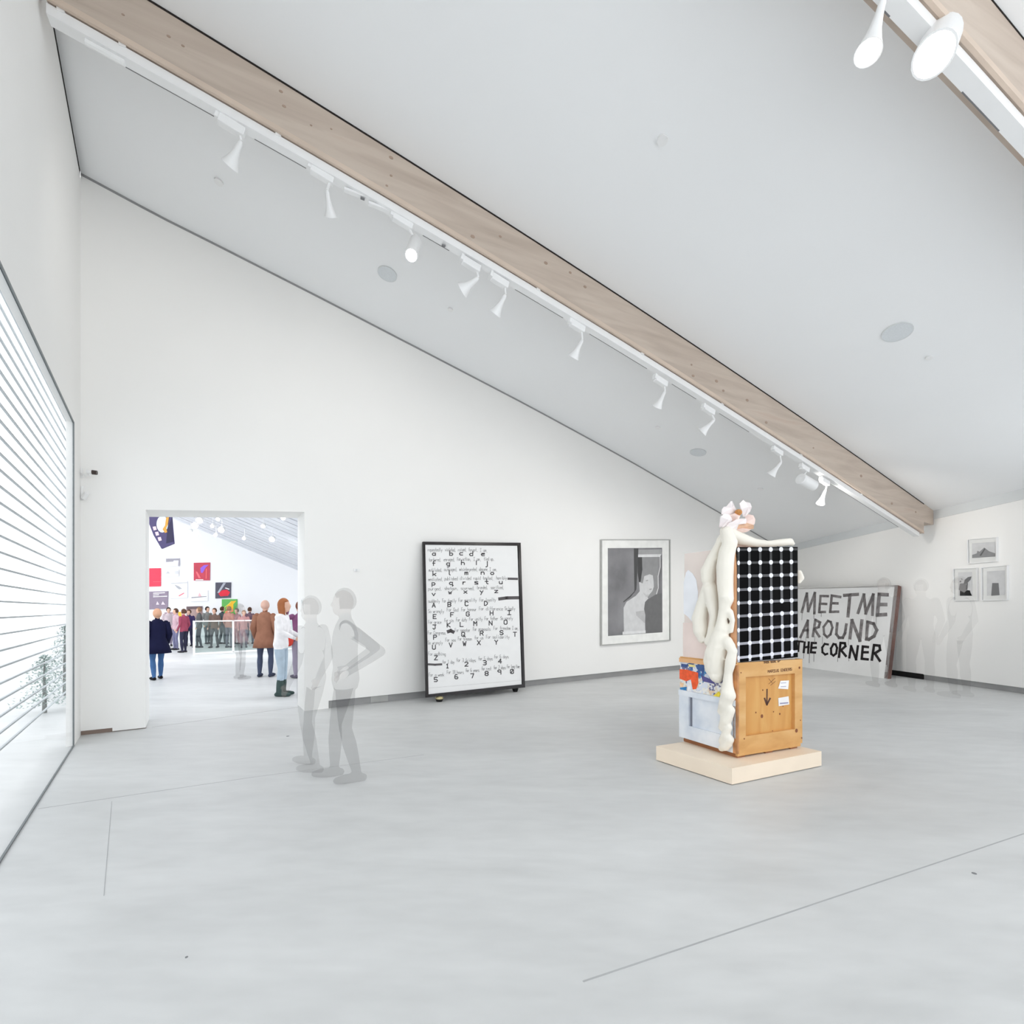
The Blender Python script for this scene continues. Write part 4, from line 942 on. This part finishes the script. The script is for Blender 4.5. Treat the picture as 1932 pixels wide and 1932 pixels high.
fstream([(1378, 1340, 9), (1370, 1357, 11), (1362, 1372, 7)], 0.055); fstream([(1375, 1372, 7), (1368, 1388, 8), (1361, 1398, 6)], 0.055)
fstream([(1376, 1395, 9), (1368, 1408, 9), (1361, 1412, 6)], 0.05)
fstream([(1366, 1002, 8), (1380, 1008, 11), (1400, 1017, 11), (1424, 1024, 8), (1450, 1026, 6), (1470, 1024, 7), (1490, 1022, 7), (1496, 1026, 4)], 0, 'R')
fstream([(1508, 1080, 5), (1511, 1090, 6), (1508, 1098, 4)], 0, 'R')
fm = remesh(foam, 0.011, 5)
fo = bpy.data.objects.new('foam_pour', fm); COL.objects.link(fo)
fm.materials.append(mat('cream_foam', (240, 235, 224), 0.45, 0.3, var=0.03, scale=5))
tag(fo, 'cream expanding foam poured down the left edge of the stacked crates', 'foam')
# crumpled paper blossom on top
bl = thing('paper_blossom', fpt(1388, 995, 0, 'R'), 'crumpled pinkish paper blossom on top of the foam-covered stack', 'ornament')
rb = random.Random(5)
b4 = lambda x, y, dy=0.0: hit(1320 + 0.07246 * x, 940 + 0.07246 * y, kp(0, 0.14 + dy, 0), nR)
def petal(name, pts, m, dy, th=0.012):
    P = [b4(x, y, dy + rb.uniform(-0.03, 0.03)) for x, y in pts]; c = sum(P, V((0, 0, 0))) / len(P) + nR * 0.03
    b = MB(); n = len(P); b.add(P + [c], [(i, (i + 1) % n, n) for i in range(n)]); o = b.build(name, m, bl, fixn=False)
    sdf = o.modifiers.new('t', 'SOLIDIFY'); sdf.thickness = th; return o
M_pet = mat('pinkish_white_paper', (240, 232, 232), 0.7, 0.2, var=0.03, scale=14); M_pet2 = mat('blush_paper', (240, 216, 208), 0.7, 0.2, var=0.05, scale=14); M_pet3 = mat('tan_paper', (226, 186, 156), 0.7, 0.2, var=0.1, scale=14)
petal('petal', [(560, 420), (570, 300), (620, 250), (700, 240), (780, 110), (830, 95), (890, 200), (930, 300), (900, 420), (700, 480)], M_pet, 0.02)
petal('petal', [(520, 760), (530, 490), (620, 420), (760, 440), (820, 560), (760, 680), (600, 760)], M_pet, -0.02)
petal('petal', [(1020, 150), (1110, 60), (1180, 120), (1300, 150), (1330, 230), (1290, 330), (1200, 480), (1130, 480), (1060, 280)], M_pet, 0.03)
petal('petal', [(760, 440), (930, 400), (1040, 480), (980, 560), (820, 580)], M_pet2, -0.01)
petal('petal', [(640, 780), (760, 640), (980, 560), (1190, 540), (1180, 660), (960, 700), (940, 800), (760, 830)], M_pet, -0.05)
petal('petal', [(1180, 500), (1260, 440), (1380, 470), (1420, 560), (1400, 680), (1260, 700), (1180, 640)], M_pet2, 0.03)
petal('petal', [(960, 700), (1180, 660), (1390, 690), (1380, 780), (1180, 790), (950, 790)], M_pet3, 0.0)
petal('petal', [(880, 820), (1100, 800), (1320, 810), (1200, 860), (1020, 880)], M_pet2, -0.02)
b = MB(); b.ell(b4(1010, 370, -0.02), (0.035, 0.035, 0.03), 10, 7); b.build('heart', mat('ochre_heart', (192, 134, 76), 0.8, var=0.3, scale=40), bl, smooth=True)

# ================================================================== THE SIDE ROOM BEYOND THE DOORWAY
YF = 22.0
def fw(px, py, off=0.0): return atY(px, py, YF - off)
o = MB(); o.hexa([V((-21, YF, 0)), V((-1, YF, 0)), V((-1, YF, 8.6)), V((-21, YF, 8.6))], V((0, 0.2, 0)))
struct(o.build('wall_far', M_wallw))
ca, cb = fw(300, 966), fw(562, 1075); WD = (cb - ca).normalized()
M_board = mat('white_ceiling_board', (222, 224, 230), 0.7, 0.3, var=0.02); M_gapl = mat('grey_board_gap', (92, 96, 104), 0.8)
o = MB(); A = ca - WD * 0.2; B = cb + WD * 2.2; nu = WD.cross(BN).normalized()
if nu.z < 0: nu = -nu
o.hexa([A + nu * 0.05, B + nu * 0.05, B + BN * 13.5 + nu * 0.05, A + BN * 13.5 + nu * 0.05], nu * 0.1)
ceil2 = struct(o.build('ceiling', M_gapl))
rp = random.Random(2)
for k in range(23):
    a, b = A + BN * (0.58 * k), B + BN * (0.58 * k); dz = rp.uniform(0, 0.03)
    MB().hexa([a - nu * dz, b - nu * dz, b + BN * 0.49 - nu * dz, a + BN * 0.49 - nu * dz], nu * 0.04).build('ceiling_board', M_board, ceil2)
# ceiling spotlights there
LP = [(371, 1008, 15, 0), (367, 992, 14.5, 1), (376, 982, 14.2, 1), (358, 1003, 16, 0), (417, 1000, 14.8, 1), (406, 1010, 15.5, 0), (400, 993, 15, 0), (513, 1018, 15.5, 1), (460, 1016, 16, 0), (496, 993, 13.2, 0), (411, 980, 13.6, 0), (534, 978, 12.0, 0)]
LP.sort()
NN = ['leftmost', 'second', 'third', 'fourth', 'fifth', 'sixth', 'seventh', 'eighth', 'ninth', 'tenth', 'eleventh', 'rightmost']
for k, (x, y, Y, big_) in enumerate(LP):
    p = atY(x, y, Y); r = 0.085 if big_ else 0.05
    lb = ('lit ceiling spotlight seen through the doorway, ' + NN[k] + (' of the twelve' if k in (0, 11) else ' of twelve from the left'))
    t = thing('ceiling_spotlight', p, lb, 'spotlight', 'spotlights in the room beyond the doorway')
    ax = V((0.2, -0.8, -0.5)).normalized()
    hou = MB().lathe(p - ax * 0.16, ax, [(0, 0), (0, r * 0.8), (0.02, r), (0.16, r * 1.05), (0.15, r * 0.95), (0.15, 0)], 12).build('housing', M_white, t, smooth=True);
    x_ = ax.orthogonal().normalized(); MB().disc(p, x_ * r, ax.cross(x_) * r, 14, -ax * 0.004).build('lens', M_lens, hou)
    if big_:
        ld = bpy.data.lights.new('lamp_light', 'SPOT'); ld.energy = 150; ld.spot_size = math.radians(150); ld.spot_blend = 1.0; ld.shadow_soft_size = 0.08
        lo = bpy.data.objects.new('lamp_light', ld); COL.objects.link(lo); lo.parent = t; lo.location = ax * 0.06; lo.rotation_euler = (-V((-0.1, 0.7, -0.7)).normalized()).to_track_quat('Z', 'Y').to_euler()
    MB().tube([p - ax * 0.1, p - ax * 0.1 + UP * 0.3], 0.008, 6).build('stem', M_white, t)

def poster(label, q, m, shapes=(), th=0.03, group='posters on the far wall'):
    t = thing('wall_poster', (fw(*q[0]) + fw(*q[1])) / 2, label, 'poster', group)
    sh_ = MB().hexa([fw(x, y, 0.002) for x, y in q], V((0, -th, 0))).build('sheet', m, t)
    for i, (nm, pts, c) in enumerate(shapes):
        flat(nm, pts, mat('print_%d_%d_%d' % c, c, 0.5, 0.3), sh_, lambda x, y, l: fw(x, y, th + 0.004 + l), 0.002 * i)
c5 = lambda x, y: (280 + 0.11132 * x, 965 + 0.11128 * y)
def Q(*a): return [c5(a[i], a[i + 1]) for i in range(0, len(a), 2)]
poster('red poster with violet and pink plant drawing on the far wall', Q(775, 1170, 1045, 1168, 1048, 866, 775, 872), mat('crimson_poster', (196, 56, 78), 0.5, var=0.1, scale=3),
    [('violet_drawing', Q(880, 960, 940, 910, 1020, 905, 970, 950, 920, 1040, 890, 1040), (150, 100, 220)), ('pink_stem', Q(975, 970, 990, 970, 985, 1140, 970, 1140), (238, 110, 110)), ('pink_drawing', Q(800, 1020, 830, 1020, 890, 1130, 850, 1130), (240, 110, 120)), ('caption', Q(800, 1150, 930, 1150, 930, 1165, 800, 1165), (240, 230, 230))])
poster('dark poster with red shapes and a grey diagonal bar on the far wall', Q(1140, 1475, 1400, 1462, 1405, 1203, 1143, 1206), mat('slate_poster', (72, 70, 86), 0.5), [('grey_bar', Q(1165, 1380, 1200, 1380, 1315, 1210, 1270, 1210), (176, 178, 190)), ('red_shape', Q(1185, 1390, 1250, 1335, 1330, 1325, 1385, 1370, 1350, 1430, 1220, 1440), (222, 44, 64)), ('white_dash', Q(1295, 1300, 1310, 1290, 1375, 1312, 1365, 1326), (240, 240, 244))])
poster('green poster with a yellow animal shape on the far wall', Q(1248, 1790, 1515, 1780, 1510, 1485, 1250, 1488), mat('green_poster', (94, 176, 84), 0.5), [('yellow_shape', Q(1310, 1660, 1340, 1590, 1400, 1520, 1490, 1515, 1440, 1570, 1440, 1650), (246, 190, 50)), ('orange_band', Q(1300, 1690, 1440, 1650, 1440, 1700, 1300, 1740), (232, 150, 110)), ('yellow_line', Q(1265, 1640, 1400, 1530, 1405, 1540, 1270, 1650), (226, 220, 110))])
poster('plain red poster beside the left jamb on the far wall', Q(-20, 1275, 215, 1268, 215, 962, -20, 965), mat('red_poster', (240, 56, 84), 0.5), [('fold_line', Q(80, 1190, 214, 1188, 214, 1192, 80, 1194), (252, 130, 140))])
poster('small grey and white poster highest on the far wall', Q(300, 935, 528, 930, 530, 790, 298, 796), mat('off_white_poster', (232, 230, 236), 0.5), [('grey_band', Q(298, 858, 420, 850, 430, 830, 528, 830, 528, 796, 298, 800), (158, 154, 164)), ('grey_side', Q(500, 925, 528, 922, 528, 830, 510, 830), (168, 164, 176))])
poster('white poster with two faint sketches on the far wall', Q(262, 1108, 522, 1100, 522, 985, 262, 990), mat('white_poster', (236, 236, 240), 0.5), [('sketch', Q(290, 1060, 330, 1010, 365, 1050), (200, 200, 204)), ('sketch', Q(450, 1060, 450, 1010, 515, 1010, 515, 1060), (214, 214, 218))])
poster('white poster with a pencil sketch and small red mark on the far wall', Q(370, 1478, 668, 1462, 668, 1180, 372, 1186), mat('white_poster', (236, 236, 240), 0.5), [('sketch', Q(440, 1240, 520, 1270, 570, 1310, 520, 1320, 480, 1290), (178, 178, 184)), ('red_mark', Q(510, 1425, 600, 1375, 608, 1390, 520, 1440), (236, 130, 140)), ('heading', Q(385, 1215, 660, 1200, 660, 1212, 385, 1227), (200, 200, 206))])
poster('white poster with a red flower on a dark line on the far wall', Q(720, 1530, 1015, 1515, 1015, 1340, 722, 1345), mat('white_poster', (236, 236, 240), 0.5), [('line_drawing', Q(730, 1455, 985, 1436, 985, 1444, 730, 1468), (120, 116, 124)), ('red_flower', Q(840, 1440, 865, 1375, 900, 1440), (246, 190, 196))])
poster('grey photo poster with white text lines beside the left jamb', Q(-10, 1660, 332, 1650, 340, 1352, -10, 1360), mat('grey_violet_poster', (142, 128, 146), 0.5), [('text_line', Q(80, 1380, 280, 1370, 280, 1384, 80, 1394), (244, 242, 246)), ('text_line', Q(80, 1410, 180, 1405, 180, 1418, 80, 1424), (244, 242, 246)), ('text_line', Q(80, 1440, 320, 1430, 320, 1443, 80, 1453), (244, 242, 246)), ('figure', Q(130, 1580, 150, 1520, 185, 1580), (226, 214, 224)), ('figure', Q(215, 1580, 245, 1520, 285, 1580), (226, 214, 224))])
poster('brownish photo poster above the glass railing on the far wall', Q(650, 1830, 918, 1820, 915, 1605, 650, 1612), ramp_mat('brown_photo', [(0.3, (120, 96, 98)), (0.6, (176, 150, 146))], 2.0, 0.5), [('dark_band', Q(652, 1660, 915, 1650, 915, 1608, 652, 1614), (104, 88, 92))])
poster('mauve poster with yellow edge low on the far wall', Q(280, 1835, 560, 1825, 560, 1700, 280, 1712), mat('mauve_poster', (164, 140, 152), 0.5), [('yellow_edge', Q(505, 1825, 560, 1820, 560, 1700, 505, 1702), (240, 196, 60)), ('white_dash', Q(282, 1760, 410, 1750, 410, 1765, 282, 1776), (244, 240, 244))])
# hanging sign inside the side room
hs = thing('hanging_sign', atY(300, 960, 12), 'tilted dark violet sign with a white globe hanging beyond the doorway', 'sign')
HQ = lambda x, y, o=0.0: atY(280 + 0.11132 * x, 965 + 0.11128 * y, 12.0 - o)
MB().prism([HQ(-90, -60), HQ(370, -130), HQ(428, 545), HQ(222, 632), HQ(85, 400)], V((0, 0.04, 0))).build('sign_board', mat('dark_violet_board', (72, 62, 108), 0.5), hs); sbd = bpy.data.objects['sign_board']
MB().disc(HQ(235, 215, 0.004), V((0.145, 0, 0)), V((0, 0, 0.21)), 24).build('globe', mat('globe_white', (224, 234, 240), 0.5, var=0.1, scale=12), sbd, fixn=False)
flat('gold_continent', [(300, 100), (350, 90), (330, 220), (300, 280), (320, 350), (280, 365), (240, 300), (280, 240)], mat('gold_print', (214, 156, 60), 0.5), sbd, HQ, 0.008)
flat('dark_stripe', [(320, 300), (395, 100), (420, 510), (300, 540)], mat('deep_navy', (34, 26, 66), 0.5), sbd, HQ, 0.006)
for x, y in ((145, 375), (190, 465), (105, 285)): flat('small_photo', [(x - 35, y - 25), (x + 20, y - 35), (x + 38, y + 25), (x - 15, y + 38)], mat('pale_pink_print', (226, 204, 216), 0.5), sbd, HQ, 0.008)
for hx_ in (60, 260):
    w0 = HQ(hx_, -90); zc_ = ca.z - (nu.x * (w0.x - ca.x) + nu.y * (w0.y - ca.y)) / nu.z
    MB().tube([w0, V((w0.x, w0.y, max(zc_, w0.z + 0.3) + 0.02))], 0.006, 6).build('hanging_wire', M_slot, hs)

# glass railing
gr = thing('glass_railing', fl(366, 1236), 'white framed glass railing in the room beyond the doorway', 'railing')
ga, gb = fl(366, 1236), fl(480, 1229.5); gd = V((gb.x - ga.x, gb.y - ga.y, 0)).normalized(); gn = V((gd.y, -gd.x, 0))
zt_ = 1.17; glen = (fl(440, 1231.8) - ga).length
for k in range(3):
    a = ga + gd * glen * k; b = ga + gd * glen * (k + 1)
    MB().box(a + UP * zt_ / 2, gd * 0.03, gn * 0.025, UP * zt_ / 2).build('post', M_white, gr)
    MB().box((a + b) / 2 + UP * (zt_ - 0.02), gd * glen / 2, gn * 0.025, UP * 0.02).build('top_rail', M_white, gr)
    MB().box((a + b) / 2 + UP * 0.04, gd * glen / 2, gn * 0.025, UP * 0.03).build('bottom_rail', M_white, gr)
    MB().box((a + b) / 2 + UP * (zt_ / 2 + 0.02), gd * (glen / 2 - 0.03), gn * 0.004, UP * (zt_ / 2 - 0.06)).build('pane', M_glassg, gr)

# ================================================================== PEOPLE
SKIN = mat('skin', (222, 178, 156), 0.5, 0.3, var=0.03)
def cloth(c, a=1.0): return mat('cloth_%d_%d_%d_%d' % (*c, int(a * 100)), c, 0.85, 0.15, var=0.08, scale=9, alpha=a)
def person(label, foot, face, h=1.72, top=(120, 120, 120), legs=(70, 80, 110), shoes=(40, 40, 40), hair=(90, 60, 40), hair_len=0.0, coat=None, pose=None, alpha=1.0, voxel=0.014, boot=0.0, group=None, stance=0.1, skin=None, step=0.0, bag=None):
    """face: direction the person looks, in plan; pose overrides joints (local: x right, y forward, z up, for 1.75 m)"""
    J = {'hipL': (-0.09, 0, 0.92), 'hipR': (0.09, 0, 0.92), 'kneeL': (-stance, 0.03 - step * 0.3, 0.5), 'kneeR': (stance, 0.03 + step * 0.6, 0.5), 'ankL': (-stance, -step, 0.085), 'ankR': (stance, step, 0.085),
         'shL': (-0.18, 0, 1.42), 'shR': (0.18, 0, 1.42), 'elL': (-0.245, -0.03, 1.13), 'elR': (0.245, -0.03, 1.13), 'wrL': (-0.235, 0.09, 0.90), 'wrR': (0.235, 0.09, 0.90), 'head': (0, 0.02, 1.63), 'lean': (0, 0, 0)}
    J.update(pose or {}); J = {k: V(v) for k, v in J.items()}
    mb = MB(); seg = []                                           # seg: (p, q, r, tag)
    def limb(p, q, r0, r1, tg, bulge=0.0):
        mid = (p + q) / 2; mb.tube([p, p.lerp(q, 0.35), p.lerp(q, 0.7), q], [r0, (r0 * 0.7 + r1 * 0.3) + bulge, (r0 * 0.35 + r1 * 0.65) + bulge * 0.6, r1], 10)
        mb.ell(p, (r0,) * 3, 10, 7); mb.ell(q, (r1,) * 3, 10, 7); seg.append((p, q, (r0 + r1) / 2, tg))
    tl = J['lean']
    secs = [(V((0, 0, .84)), .145, .105), (V((0, 0, .93)), .17, .125), (V((0, 0.0, 1.05)) + tl * .25, .15, .11), (V((0, 0.01, 1.2)) + tl * .55, .162, .118), (V((0, 0, 1.34)) + tl * .8, .178, .115), (V((0, 0, 1.43)) + tl, .14, .09), (V((0, 0, 1.48)) + tl, .07, .065)]
    mb.loft(secs, 16)
    for (c0, rx, ry), (c1, _, _) in zip(secs[:-1], secs[1:]):
        tg = 'legs' if c0.z < 0.9 else 'top'
        seg.append((c0 - V((rx * .5, 0, 0)), c1 - V((rx * .5, 0, 0)), ry, tg)); seg.append((c0 + V((rx * .5, 0, 0)), c1 + V((rx * .5, 0, 0)), ry, tg))
    hd = J['head']
    nb = V((0, 0, 1.44)) + tl; mb.tube([nb, hd - V((0, 0.015, 0.05))], [0.058, 0.052], 10); seg.append((nb + UP * 0.05, hd - UP * 0.05, 0.05, 'skin'))
    mb.ell(hd + UP * 0.015, (0.075, 0.095, 0.112), 14, 10); mb.ell(hd + V((0, 0.03, -0.055)), (0.055, 0.062, 0.06), 12, 8)
    mb.ell(hd + V((0, 0.098, -0.01)), (0.014, 0.02, 0.022), 8, 6); mb.ell(hd + V((0, 0.085, -0.062)), (0.024, 0.012, 0.01), 8, 6)
    for s_ in (-1, 1): mb.ell(hd + V((s_ * 0.076, -0.005, -0.005)), (0.012, 0.02, 0.032), 8, 6)
    seg.append((hd - UP * 0.05, hd + UP * 0.05, 0.09, 'skin'))
    for S, s_ in (('L', -1), ('R', 1)):
        sh, el, wr = J['sh' + S] + tl, J['el' + S] + tl * .6, J['wr' + S]
        limb(sh, el, 0.06, 0.045, 'top', 0.004); limb(el, wr, 0.046, 0.032, 'top', 0.003)
        d = (wr - el).normalized(); sd = d.cross(V((0, 1, 0.2))).normalized(); up_ = sd.cross(d)
        pm = wr + d * 0.055; mb.tube([wr, pm, wr + d * 0.09], [0.027, 0.036, 0.03], 8); seg.append((wr + d * 0.03, wr + d * 0.17, 0.03, 'skin'))
        for fi, (o_, ln) in enumerate(((-0.027, 0.065), (-0.009, 0.078), (0.009, 0.074), (0.026, 0.058))):
            b0 = wr + d * 0.085 + up_ * o_; mb.tube([b0, b0 + d * ln * .5 + sd * 0.006 * s_, b0 + d * ln * 0.92 - sd * 0.012 * s_], [0.0105, 0.0095, 0.008], 6)
        tb = wr + d * 0.03 + up_ * 0.03; mb.tube([tb, tb + d * 0.03 + up_ * 0.022, tb + d * 0.06 + up_ * 0.026], [0.013, 0.011, 0.009], 6)
        hp, kn_, an = J['hip' + S], J['knee' + S], J['ank' + S]
        limb(hp, kn_, 0.088, 0.058, 'legs', 0.006); limb(kn_, an, 0.056, 0.04, 'legs', 0.012)
        bz = 0.045 if boot else 0.038
        toe = an + V((s_ * 0.02, 0.165, -0.045)); heel = an + V((0, -0.055, -0.045))
        mb.tube([heel, an + V((0, 0.03, -0.04)), an + V((s_ * .01, 0.11, -0.042)), toe], [0.036, 0.044, 0.044, 0.033], 10); mb.ell(toe, (0.034, 0.045, 0.032), 10, 7); mb.ell(heel, (0.036,) * 3, 10, 7)
        seg.append((heel, toe, 0.045, 'shoes'))
        if boot:
            bt = an.lerp(kn_, boot); mb.tube([an - UP * 0.02, bt], [0.058, 0.062], 12); seg.append((an - UP * 0.02, bt, 0.06, 'shoes'))
    me = remesh(mb, voxel, 4)
    skin_m = skin or SKIN
    ms = [cloth(top, alpha), cloth(legs, alpha), cloth(shoes, alpha), skin_m]
    for m in ms: me.materials.append(m)
    ix = {'top': 0, 'legs': 1, 'shoes': 2, 'skin': 3}
    n = len(me.polygons); C_ = np.empty(n * 3); me.polygons.foreach_get('center', C_); C_ = C_.reshape(-1, 3)
    best = np.full(n, 1e9); idx = np.zeros(n, int)
    for p, q, r, tg in seg:
        p_a, q_a = np.array(p), np.array(q); d = q_a - p_a; t = np.clip(((C_ - p_a) @ d) / max(d @ d, 1e-9), 0, 1)
        ds = np.linalg.norm(C_ - (p_a + t[:, None] * d), axis=1) - r; mk = ds < best; best[mk] = ds[mk]; idx[mk] = ix[tg]
    me.polygons.foreach_set('material_index', idx.astype(np.int32)); me.update()
    f = V((face[0], face[1], 0)).normalized(); k = h / 1.745
    # lowest point rests on the floor
    zmin = min(v.co.z for v in me.vertices)
    M = Matrix(((f.y, f.x, 0, foot.x), (-f.x, f.y, 0, foot.y), (0, 0, 1, foot.z), (0, 0, 0, 1))) @ Matrix.Scale(k, 4) @ Matrix.Translation((0, 0, -zmin))
    root = thing('person', foot, label, 'person', group)
    body = bpy.data.objects.new('body', me); COL.objects.link(body); me.transform(Matrix.Translation(-foot) @ M); body.parent = root
    def child(name, b, m, smooth=True):
        b.v = [tuple(M @ V(v)) for v in b.v]; o_ = b.build(name, m, root, smooth=smooth); return o_
    if hair is not None:
        b = MB(); nu_, nv_ = 18, 12; vs = []; fs = []
        for i in range(nv_ + 1):
            th = math.pi * i / nv_
            for j in range(nu_):
                ph = 2 * math.pi * j / nu_; x, y, z = math.sin(th) * math.cos(ph), math.sin(th) * math.sin(ph), math.cos(th)
                zz = z * 0.125 if z > -0.1 else z * 0.10 - hair_len * min(1, (-z - 0.1) * 1.4)
                gr_ = 1.0 - (0.25 if (y > 0.55 and z < 0.45) else 0)
                vs.append(hd + V((x * 0.092 * gr_, y * (0.107 if y < 0 else 0.10 * gr_) - 0.012, zz + 0.022)))
        for i in range(nv_):
            for j in range(nu_):
                q = (i * nu_ + j, (i + 1) * nu_ + j, (i + 1) * nu_ + (j + 1) % nu_, i * nu_ + (j + 1) % nu_)
                c = sum((V(vs[a]) for a in q), V((0, 0, 0))) / 4 - hd
                if (c.y > 0.03 and c.z < 0.055) or (hair_len == 0 and c.z < -0.04): continue
                fs.append(q)
        b.add(vs, fs); child('hair', b, cloth(hair, alpha))
    if coat:
        c, zlow, flare = coat
        b = MB(); b.loft([(V((0, 0, zlow)), .20 + flare, .155 + flare), (V((0, 0, (zlow + 1.0) / 2)), .195 + flare * .6, .15 + flare * .5), (V((0, 0, 1.05)) + tl * .25, .18, .14), (V((0, 0, 1.25)) + tl * .6, .19, .145), (V((0, 0, 1.38)) + tl * .9, .19, .13), (V((0, 0, 1.46)) + tl, .12, .10), (V((0, 0, 1.5)) + tl, .08, .085)], 18); child('coat', b, cloth(c, alpha))
        for S in 'LR':
            b = MB(); sh, el, wr = J['sh' + S] + tl, J['el' + S] + tl * .6, J['wr' + S]; b.tube([sh, el, wr], [0.085, 0.07, 0.055], 12); child('coat_sleeve', b, cloth(c, alpha))
    if bag:
        b = MB(); cpos, sz = V(bag[0]), bag[1]; b.ell(cpos, sz, 12, 8); child('bag', b, cloth(bag[2], alpha))
    return root

# the girl in white by the doorway
person('person in white sweater, pale jeans and dark green boots standing just beyond the doorway', fl(530, 1313), (0.93, 0.1), 1.74, (238, 236, 238), (176, 192, 206), (70, 86, 84), (164, 104, 70), 0.13, boot=0.42, stance=0.07, voxel=0.011,
       pose={'elR': (0.20, 0.06, 1.16), 'wrR': (0.12, 0.27, 1.05), 'elL': (-0.20, 0.06, 1.16), 'wrL': (-0.10, 0.28, 1.08), 'head': (0, 0.06, 1.62), 'lean': (0, 0.02, 0)})
person('person in a dark navy padded coat and blue jeans beside the left jamb', fl(297, 1282), (-0.75, 0.55), 1.55, (26, 28, 54), (70, 104, 150), (22, 20, 26), (214, 166, 138), 0.02, coat=((24, 26, 56), 0.66, 0.1), step=0.1, voxel=0.013)
person('person in a long brown coat facing the far wall beside the girl in white', fl(500, 1277), (-0.1, 1), 1.74, (150, 104, 84), (74, 82, 104), (60, 66, 84), (214, 176, 160), 0.0, coat=((152, 108, 88), 0.68, 0.06), voxel=0.014, stance=0.12)
person('person in a purple top with raised arm at the right jamb beyond the doorway', fl(566, 1279), (-0.6, 0.5), 1.72, (128, 80, 116), (150, 140, 160), (90, 84, 100), (120, 76, 64), 0.0, voxel=0.014, pose={'elL': (-0.30, 0.12, 1.34), 'wrL': (-0.2, 0.16, 1.56)}, bag=((-0.25, 0.0, 0.9), (0.09, 0.13, 0.16), (206, 72, 60)))
# crowd by the far wall and behind the glass railing
CR = [(332, 1226, (200, 170, 180), (120, 120, 150), 'beige top nearest the left jamb group'), (347, 1231, (150, 70, 90), (50, 50, 70), 'dark red jacket left of the glass railing'), (357, 1219, (60, 50, 90), (44, 44, 66), 'dark violet jacket beside the glass railing edge'),
      (318, 1219, (206, 190, 196), (150, 140, 160), 'pale pink jacket behind the navy coat'), (376, 1222, (96, 96, 98), (70, 74, 82), 'charcoal jacket behind the left glass pane'), (391, 1215, (140, 140, 138), (84, 90, 96), 'grey jacket behind the left glass pane'), (405, 1222, (112, 92, 84), (88, 88, 92), 'brown-grey jacket in the middle of the left glass pane'),
      (419, 1215, (70, 76, 80), (90, 96, 100), 'slate jacket behind the left glass pane'), (432, 1222, (176, 130, 120), (110, 110, 120), 'dusty pink jacket left of the railing post'), (447, 1215, (150, 116, 120), (96, 92, 104), 'mauve jacket behind the right glass pane'), (460, 1222, (190, 140, 140), (120, 112, 126), 'rose jacket behind the right glass pane'), (471, 1215, (110, 88, 100), (90, 86, 100), 'plum jacket behind the right glass pane, beside the brown coat')]
rc = random.Random(4)
for x, y, tp_, lg, lb in CR:
    person('distant person in a ' + lb, fl(x, y), (rc.uniform(-1, 1), rc.uniform(-1, 1)), rc.uniform(1.5, 1.7), tp_, lg, (50, 48, 54), rc.choice([(90, 64, 52), (60, 50, 48), (150, 116, 90)]), 0.0, voxel=0.022, group='visitors in the room beyond the doorway', step=rc.uniform(0, 0.08))
# see-through visitors in the gallery
GA = 0.17
def ghost(label, foot, face, h, a, c=(126, 126, 128), **kw):
    sk = mat('faint_skin_%d' % int(a * 100), (190, 176, 170), 0.7, 0.2, alpha=a)
    return person(label, foot, face, h, c, (64, 64, 67), (90, 88, 88), (120, 118, 118), alpha=a, skin=sk, voxel=0.013, group='faint see-through visitors', **kw)
ghost('faint see-through grey person with one hand on hip, right of the doorway', fl(652, 1470), (-0.75, -0.25), 1.72, 0.13, stance=0.11, step=0.1, pose={'elL': (-0.26, -0.30, 1.2), 'wrL': (-0.2, -0.03, 1.02), 'elR': (0.25, -0.28, 1.2), 'wrR': (0.2, -0.02, 1.02)})
ghost('fainter see-through person standing left of the one with hand on hip', fl(588, 1450), (-0.8, 0.2), 1.66, 0.10, stance=0.1, step=0.12)
ghost('faint see-through person in front of the lettered canvas at the right', fl(1668, 1296), (0.1, 1), 2.16, 0.075, stance=0.13)
ghost('very faint see-through person between the canvas and the plant print', fl(1738, 1306), (0.3, 1), 2.1, 0.04, stance=0.12)
ghost('faint see-through broad person below the plant print at the right', fl(1812, 1316), (-0.3, 1), 2.1, 0.05, stance=0.14)
ghost('pale see-through person with lavender legs beyond the doorway', fl(452, 1281), (0.5, 0.6), 1.66, 0.14, c=(200, 160, 160), stance=0.12)
